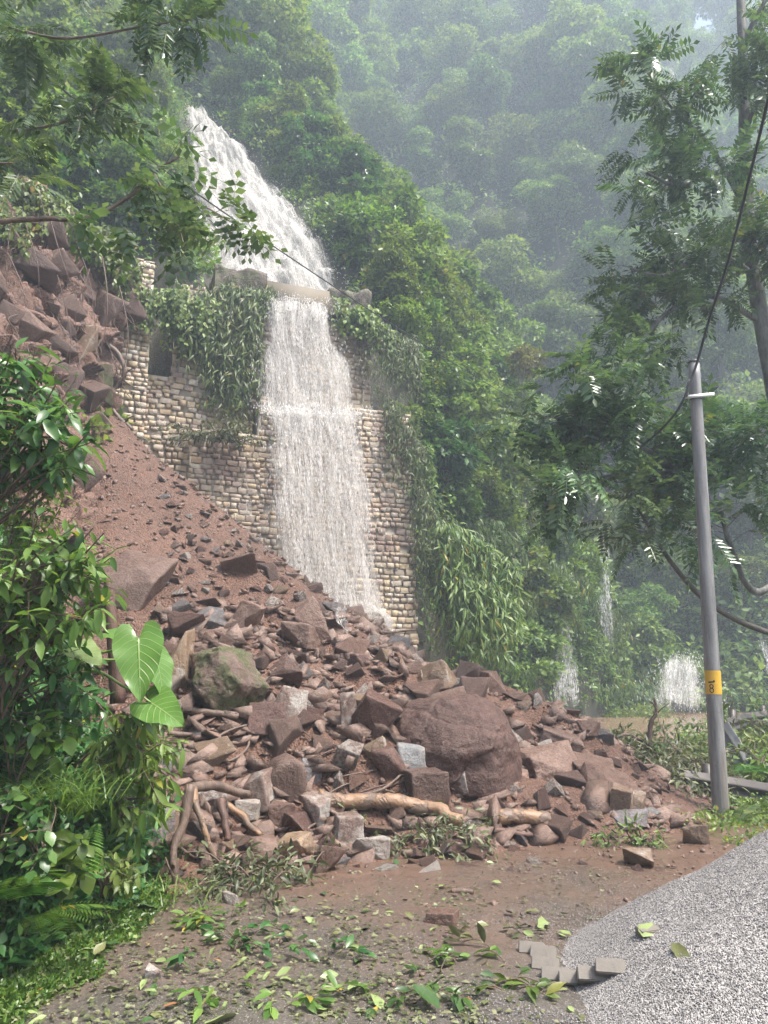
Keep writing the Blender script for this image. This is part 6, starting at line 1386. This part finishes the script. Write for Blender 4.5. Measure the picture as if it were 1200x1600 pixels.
for i, (px, py, a, lab) in enumerate(BL):
    p = PG(px, py, .06); p[2] = max(.02, float(gravel_h(np.array([p[0]]), np.array([p[1]]))[0])) + (.012 if i < 7 else -.012)
    o = link('concrete_block', bmsh); o.location = tuple(p); o.rotation_euler = ((.62, 0, a + 2.9 - i * .18) if i < 7 else (.12, -.1, .15)); o.scale = (1, 1.3, 1) if i < 7 else (.75, 1, 1)
    tag(o, lab, 'concrete block', 'concrete blocks at the gravel heap')
# ------------------------------------------------------------------ brush and greenery by the rail
M['leaf_olive'] = mat_leaf('wilted_leaf', (.06, .075, .03), (.12, .14, .06), (.24, .26, .14), .45, .3)
def brush(label, c, r, n, mat, ln=.11, leaf=LN, name='fallen_branches'):
    o = empty(name, c); lo = np.array(o.location); mf, ms = MB(), MB(); tag(o, label, 'brush')
    for i in range(n):
        s = rng.normal(0, .4, 3) * np.array(r); s[2] = abs(s[2]) * .5; d = unit(rng.normal(size=3) * np.array([1, .7, .35]) + np.array([0, -.2, .15])); L = random.uniform(.3, .8) * r[0] * 1.3
        pts = spline([s, s + d * L * .5 + np.array([0, 0, .06]), s + d * L + np.array([0, 0, -.05])], 9); ms.add(*tube_vf(pts, np.linspace(.009, .003, 9), 4, False)); k = 26
        pos = pts[rng.integers(2, 9, k)] + rng.normal(0, .05, (k, 3)); pos[:, 2] = np.maximum(pos[:, 2], .02)
        mf.add(*scatter_vf(*leaf, pos, unit(d + rng.normal(size=(k, 3)) * .8 + np.array([0, 0, -.3])), unit(np.array([0, -.2, 1.]) + rng.normal(size=(k, 3)) * .5), ln * rng.uniform(.5, 1.3, k)))
    mf.build('foliage', mat, o); tag(ms.build('stems', M['wood'], o), kind='stuff'); return o
brush('tangle of uprooted leafy branches lying before the flooded road', P(1040, 1215, 11.2), (.95, .5, .55), 60, M['leaf_olive'])
brush('wilted pale-leaved branches fallen at the left of the pole', P(1085, 1245, 10.6), (.6, .4, .45), 40, M['leaf_olive'])
brush('green brush sprawling over the slabs at the end of the heap', P(985, 1180, 11.8), (.6, .4, .4), 26, M['leaf_bamboo'])
brush('leafy torn twigs trapped under the long peeled log', PG(665, 1322, .05), (.55, .22, .16), 34, M['leaf_olive'], .09)
brush('torn leafy branches piled at the foot of the torn roots', PG(385, 1378, .05), (.5, .3, .14), 22, M['leaf_olive'], .09)
brush('leafy twig on the mud near the two tan blocks', PG(990, 1318, .03), (.28, .12, .06), 9, M['leaf_bamboo'], .08)
brush('dry leaf litter and twigs lodged on the ledge of the wall', w3(345, 690, .75), (1.1, .3, .25), 40, M['leaf_olive'], .16)
def bush(label, c, r, n, mat, ln, leaf, name='shrub'):
    return leafy(name, label, 'shrub', c, [np.asarray(c) + np.array([random.gauss(0, r[0]), random.gauss(0, r[1]), abs(random.gauss(r[2], r[2] * .4))]) for _ in range(n)], leaf, ln, 9, mat, .008)
bush('green shrub behind the bent guard rail at the right edge', np.array([5.6, 12.6, 0.0]), (.5, .5, .75), 45, M['leaf_near'], .14, LG)
bush('leafy shrub at the right edge above the guard rail', np.array([5.5, 11.4, 0.0]), (.4, .3, .5), 40, M['leaf_near'], .12, LG)
bush('bright shrub beyond the far guard rail', np.array([7.6, 16.0, 0.0]), (.9, .6, .8), 50, M['leaf_near'], .16, LG)
bush('low green shrub by the far rail and the muddy water', np.array([6.3, 15.2, 0.0]), (.6, .4, .35), 30, M['leaf_bamboo'], .13, LN)
fern('fern', 'large fern beside the pole above the guard rail', P(1138, 1212, 10.9), 9, .75, -.6, 1.2, .5, 'leaf_sunny')
fern('fern', 'fern with a pale upright frond at the foot of the pole', PG(1152, 1288), 5, .5, -1.0, 1.0, .9, 'leaf_bamboo')
fern('fern', 'small fern at the right edge below the guard rail', PG(1185, 1292), 6, .4, 0, 6.28, .5, 'leaf_near')
def rk(x, y): return (x > 3.1) & (debris_h(x, y) < .1) & (rng.random(len(x)) < np.clip((x - 3.1) * 1.2 + fbm(np.stack([x * 2, y * 2, 0 * x], -1), 2, 7), 0, 1))
def flat_cover(n, label, leaf, hgt, mat, keep, bx, by, name='weeds'):
    x = rng.uniform(*bx, n); y = rng.uniform(*by, n); k = keep(x, y); x, y = x[k], y[k]; n_ = len(x); c_ = np.clip(.6 + .9 * fbm(np.stack([x * 2.5, y * 2.5, 0 * x], -1), 3, 73), .05, 1.6)
    v, f = scatter_vf(L2, L2F, np.stack([x, y, .02 + rng.uniform(0, 1, n_) * hgt * c_], 1), unit(rand_unit(n_) + np.array([0, 0, .3])), unit(np.array([0, -.2, 1.]) + rand_unit(n_) * .5), leaf * rng.uniform(.5, 1.4, n_))
    return tag(link(name, mesh_np(name, v, f, mat)), label, kind='stuff')
flat_cover(16000, 'low weeds around the foot of the pole', .05, .14, M['leaf_near'], rk, (3.1, 6.5), (7.6, 10.6))
flat_cover(26000, 'weedy verge behind the guard rail', .09, .45, M['leaf_near'], lambda x, y: x > 4.6 + (y - 10.6) * .28, (4.6, 12), (10.6, 20))
flat_cover(5000, 'strip of greenery at the foot of the low cascade', .12, .5, M['leaf_near'], lambda x, y: (y > 31.5 + .2 * np.sin(x)) & (x > 7) & (x < 11.5), (7, 12), (31, 33.5))
# ------------------------------------------------------------------ fallen leaves on the road
def mat_fallen(name, c1, c2, rough=.4):
    t = NT(name); n = t.noise(t.coord('Object'), 18, 4); return t.fin(t.mix(n, c1, c2), rough)
FL = {'pale green': mat_fallen('pale_green_leaf', (.15, .21, .065), (.26, .31, .13)), 'dark green': mat_fallen('dark_green_leaf', (.025, .06, .018), (.06, .11, .03)), 'olive': mat_fallen('olive_leaf', (.10, .115, .04), (.19, .19, .08)),
      'yellow': mat_fallen('yellow_leaf', (.38, .27, .04), (.46, .36, .08)), 'brown': mat_fallen('brown_leaf', (.16, .07, .03), (.28, .14, .06))}
LT = [lance(.20, .18, .07, .05), lance(.27, -.1, .10, .04), lance(.16, .3, .03, .06), lance(.33, .12, -.06, .05)]
LMESH = {k: [mesh_np('fallen_leaf', v * np.array([1, 1, 1]), f, m, True) for v, f in LT] for k, m in FL.items()}
def leaf_at(p, s, col, label, group):
    o = link('fallen_leaf', random.choice(LMESH[col])); o.location = (p[0], p[1], p[2] + .012); o.scale = (s, s, s); o.rotation_euler = (random.gauss(0, .22), random.gauss(0, .3), random.uniform(0, 6.28)); return tag(o, label, 'leaf', group)
for (px, py, s, col, lab) in [(316, 1514, .07, 'yellow', 'bright yellow leaf on the wet road among green litter'), (232, 1480, .06, 'yellow', 'yellow leaf on the road near the weedy edge'), (308, 1558, .12, 'brown', 'rust-brown curled leaf near the bottom of the road'), (555, 1508, .16, 'dark green', 'upright dark green leaf standing on the road'), (688, 1582, .20, 'dark green', 'large dark green leaf at the bottom beside the gravel'), (575, 1556, .18, 'pale green', 'long pale leaf lying alone on the road'), (1056, 1572, .20, 'olive', 'curled green leaf on the gravel at the bottom'), (1010, 1545, .15, 'pale green', 'pale leaf standing up on the gravel'), (370, 1590, .20, 'pale green', 'broad pale leaf at the bottom edge of the road'), (158, 1550, .14, 'pale green', 'pale leaf near the bottom left of the road'), (245, 1420, .15, 'dark green', 'glossy dark leaf by the road edge weeds'), (840, 1452, .22, 'pale green', 'pair of pale leaves at the corner of the gravel heap')]:
    p = PG(px, py, .03); gg = float(gravel_h(np.array([p[0]]), np.array([p[1]]))[0]); p[2] = max(.03, gg + .01); leaf_at(p, s, col, lab, None)
zones = [((20, 600), (1400, 1598), 120, 'lying in the leaf litter on the left of the road'), ((250, 520), (1375, 1500), 50, 'in the litter before the torn roots'), ((600, 900), (1330, 1590), 38, 'scattered on the middle of the muddy road'), ((690, 900), (1430, 1560), 24, 'in the drift beside the concrete blocks')]
for (x0, x1), (y0, y1), n, zl in zones:
    for _ in range(n):
        px, py = random.uniform(x0, x1), random.uniform(y0, y1); p = PG(px, py, .028); s_ = foot_info(np.array([p[0]]), np.array([p[1]]))[0][0]
        if s_ > -.1 or float(gravel_h(np.array([p[0]]), np.array([p[1]]))[0]) > .0: continue
        col = random.choices(list(FL), [4.5, 3.6, 4.4, .25, .6])[0]; leaf_at(p, random.uniform(.04, .115), col, '%s fallen leaf %s' % (col, zl), '%s leaves %s' % (col, zl))
def shreds(n, xs, ys, mat, keep):
    px = rng.uniform(*xs, n); py = rng.uniform(*ys, n); pts = np.array([PG(a, b, .03) for a, b in zip(px, py)]); k = keep(pts[:, 0], pts[:, 1]); pts = pts[k]; m = len(pts)
    v, f = scatter_vf(L2, L2F, pts + np.array([0, 0, .004]), unit(rng.normal(size=(m, 3)) * np.array([1, 1, .12])), unit(np.array([0, 0, 1.]) + rng.normal(0, .25, (m, 3))), rng.uniform(.012, .05, m)); return v, f
kk = lambda x, y: (foot_info(x, y)[0] < .05) & (gravel_h(x, y) < .01) & (fbm(np.stack([x * 1.8, y * 1.8, 0 * x], -1), 3, 99) + .9 - .45 * np.clip(x + 1, 0, 9) > .1)
v, f = shreds(3600, (-40, 760), (1360, 1640), None, kk); tag(link('leaf_litter', mesh_np('leaf_litter', v, f, M['leaf_olive'])), 'shredded leaf bits strewn over the left of the road', kind='stuff')
v, f = shreds(1100, (500, 1060), (1300, 1600), None, lambda x, y: gravel_h(x, y) < .01); tag(link('leaf_litter', mesh_np('leaf_litter', v, f, M['leaf_olive'])), 'sparse leaf bits on the middle of the road', kind='stuff')
for (px, py, r, n, col, lab) in [(700, 1505, .16, 5, 'leaf_sunny', 'torn green leaf sprig on the muddy road'), (650, 1545, .14, 4, 'leaf_gloss', 'small dark sprig on the road by the gravel'), (395, 1475, .35, 12, 'leaf_gloss', 'heap of torn dark green leaves on the road'), (410, 1560, .25, 9, 'leaf_near', 'scattered torn leaf sprigs at the bottom of the road'), (800, 1555, .18, 5, 'leaf_near', 'torn sprig beside the fan of concrete blocks'), (780, 1470, .14, 4, 'leaf_olive', 'wilted sprig left of the concrete blocks'), (350, 1440, .28, 8, 'leaf_near', 'torn leafy twigs behind the white-faced stone')]:
    o = empty('leaf_sprig', PG(px, py, .03)); tag(o, lab, 'twig'); mf, ms = MB(), MB()
    for i in range(n):
        s = np.array([random.gauss(0, r * .6), random.gauss(0, r * .4), .01]); az = random.uniform(0, 6.28); d = np.array([math.cos(az), math.sin(az), .1]); pts = spline([s, s + d * .08 + np.array([0, 0, .03]), s + d * .17], 6); ms.add(*tube_vf(pts, .003, 4, False)); k = 6
        mf.add(*scatter_vf(*LG, pts[rng.integers(1, 6, k)], unit(d + rng.normal(size=(k, 3)) * .7 * np.array([1, 1, .3])), unit(np.array([0, 0, 1.]) + rng.normal(size=(k, 3)) * .4), rng.uniform(.05, .13, k)))
    mf.build('foliage', M[col], o); tag(ms.build('stem', M['wood'], o), kind='stuff')
# ------------------------------------------------------------------ misty air
v, f = box_vf((30, 62, 53.5), (210, 152, 111))
hz = link('haze', mesh_np('haze', v, f)); tag(hz, kind='stuff')
hm = bpy.data.materials.new('rain_mist'); hm.use_nodes = True
for n_ in list(hm.node_tree.nodes): hm.node_tree.nodes.remove(n_)
ho = hm.node_tree.nodes.new('ShaderNodeOutputMaterial'); hv = hm.node_tree.nodes.new('ShaderNodeVolumePrincipled')
hv.inputs['Color'].default_value = (0.72, 0.85, 1.0, 1); hv.inputs['Density'].default_value = 0.0035; hv.inputs['Anisotropy'].default_value = 0.2
hm.node_tree.links.new(hv.outputs[0], ho.inputs['Volume'])
hz.data.materials.append(hm)
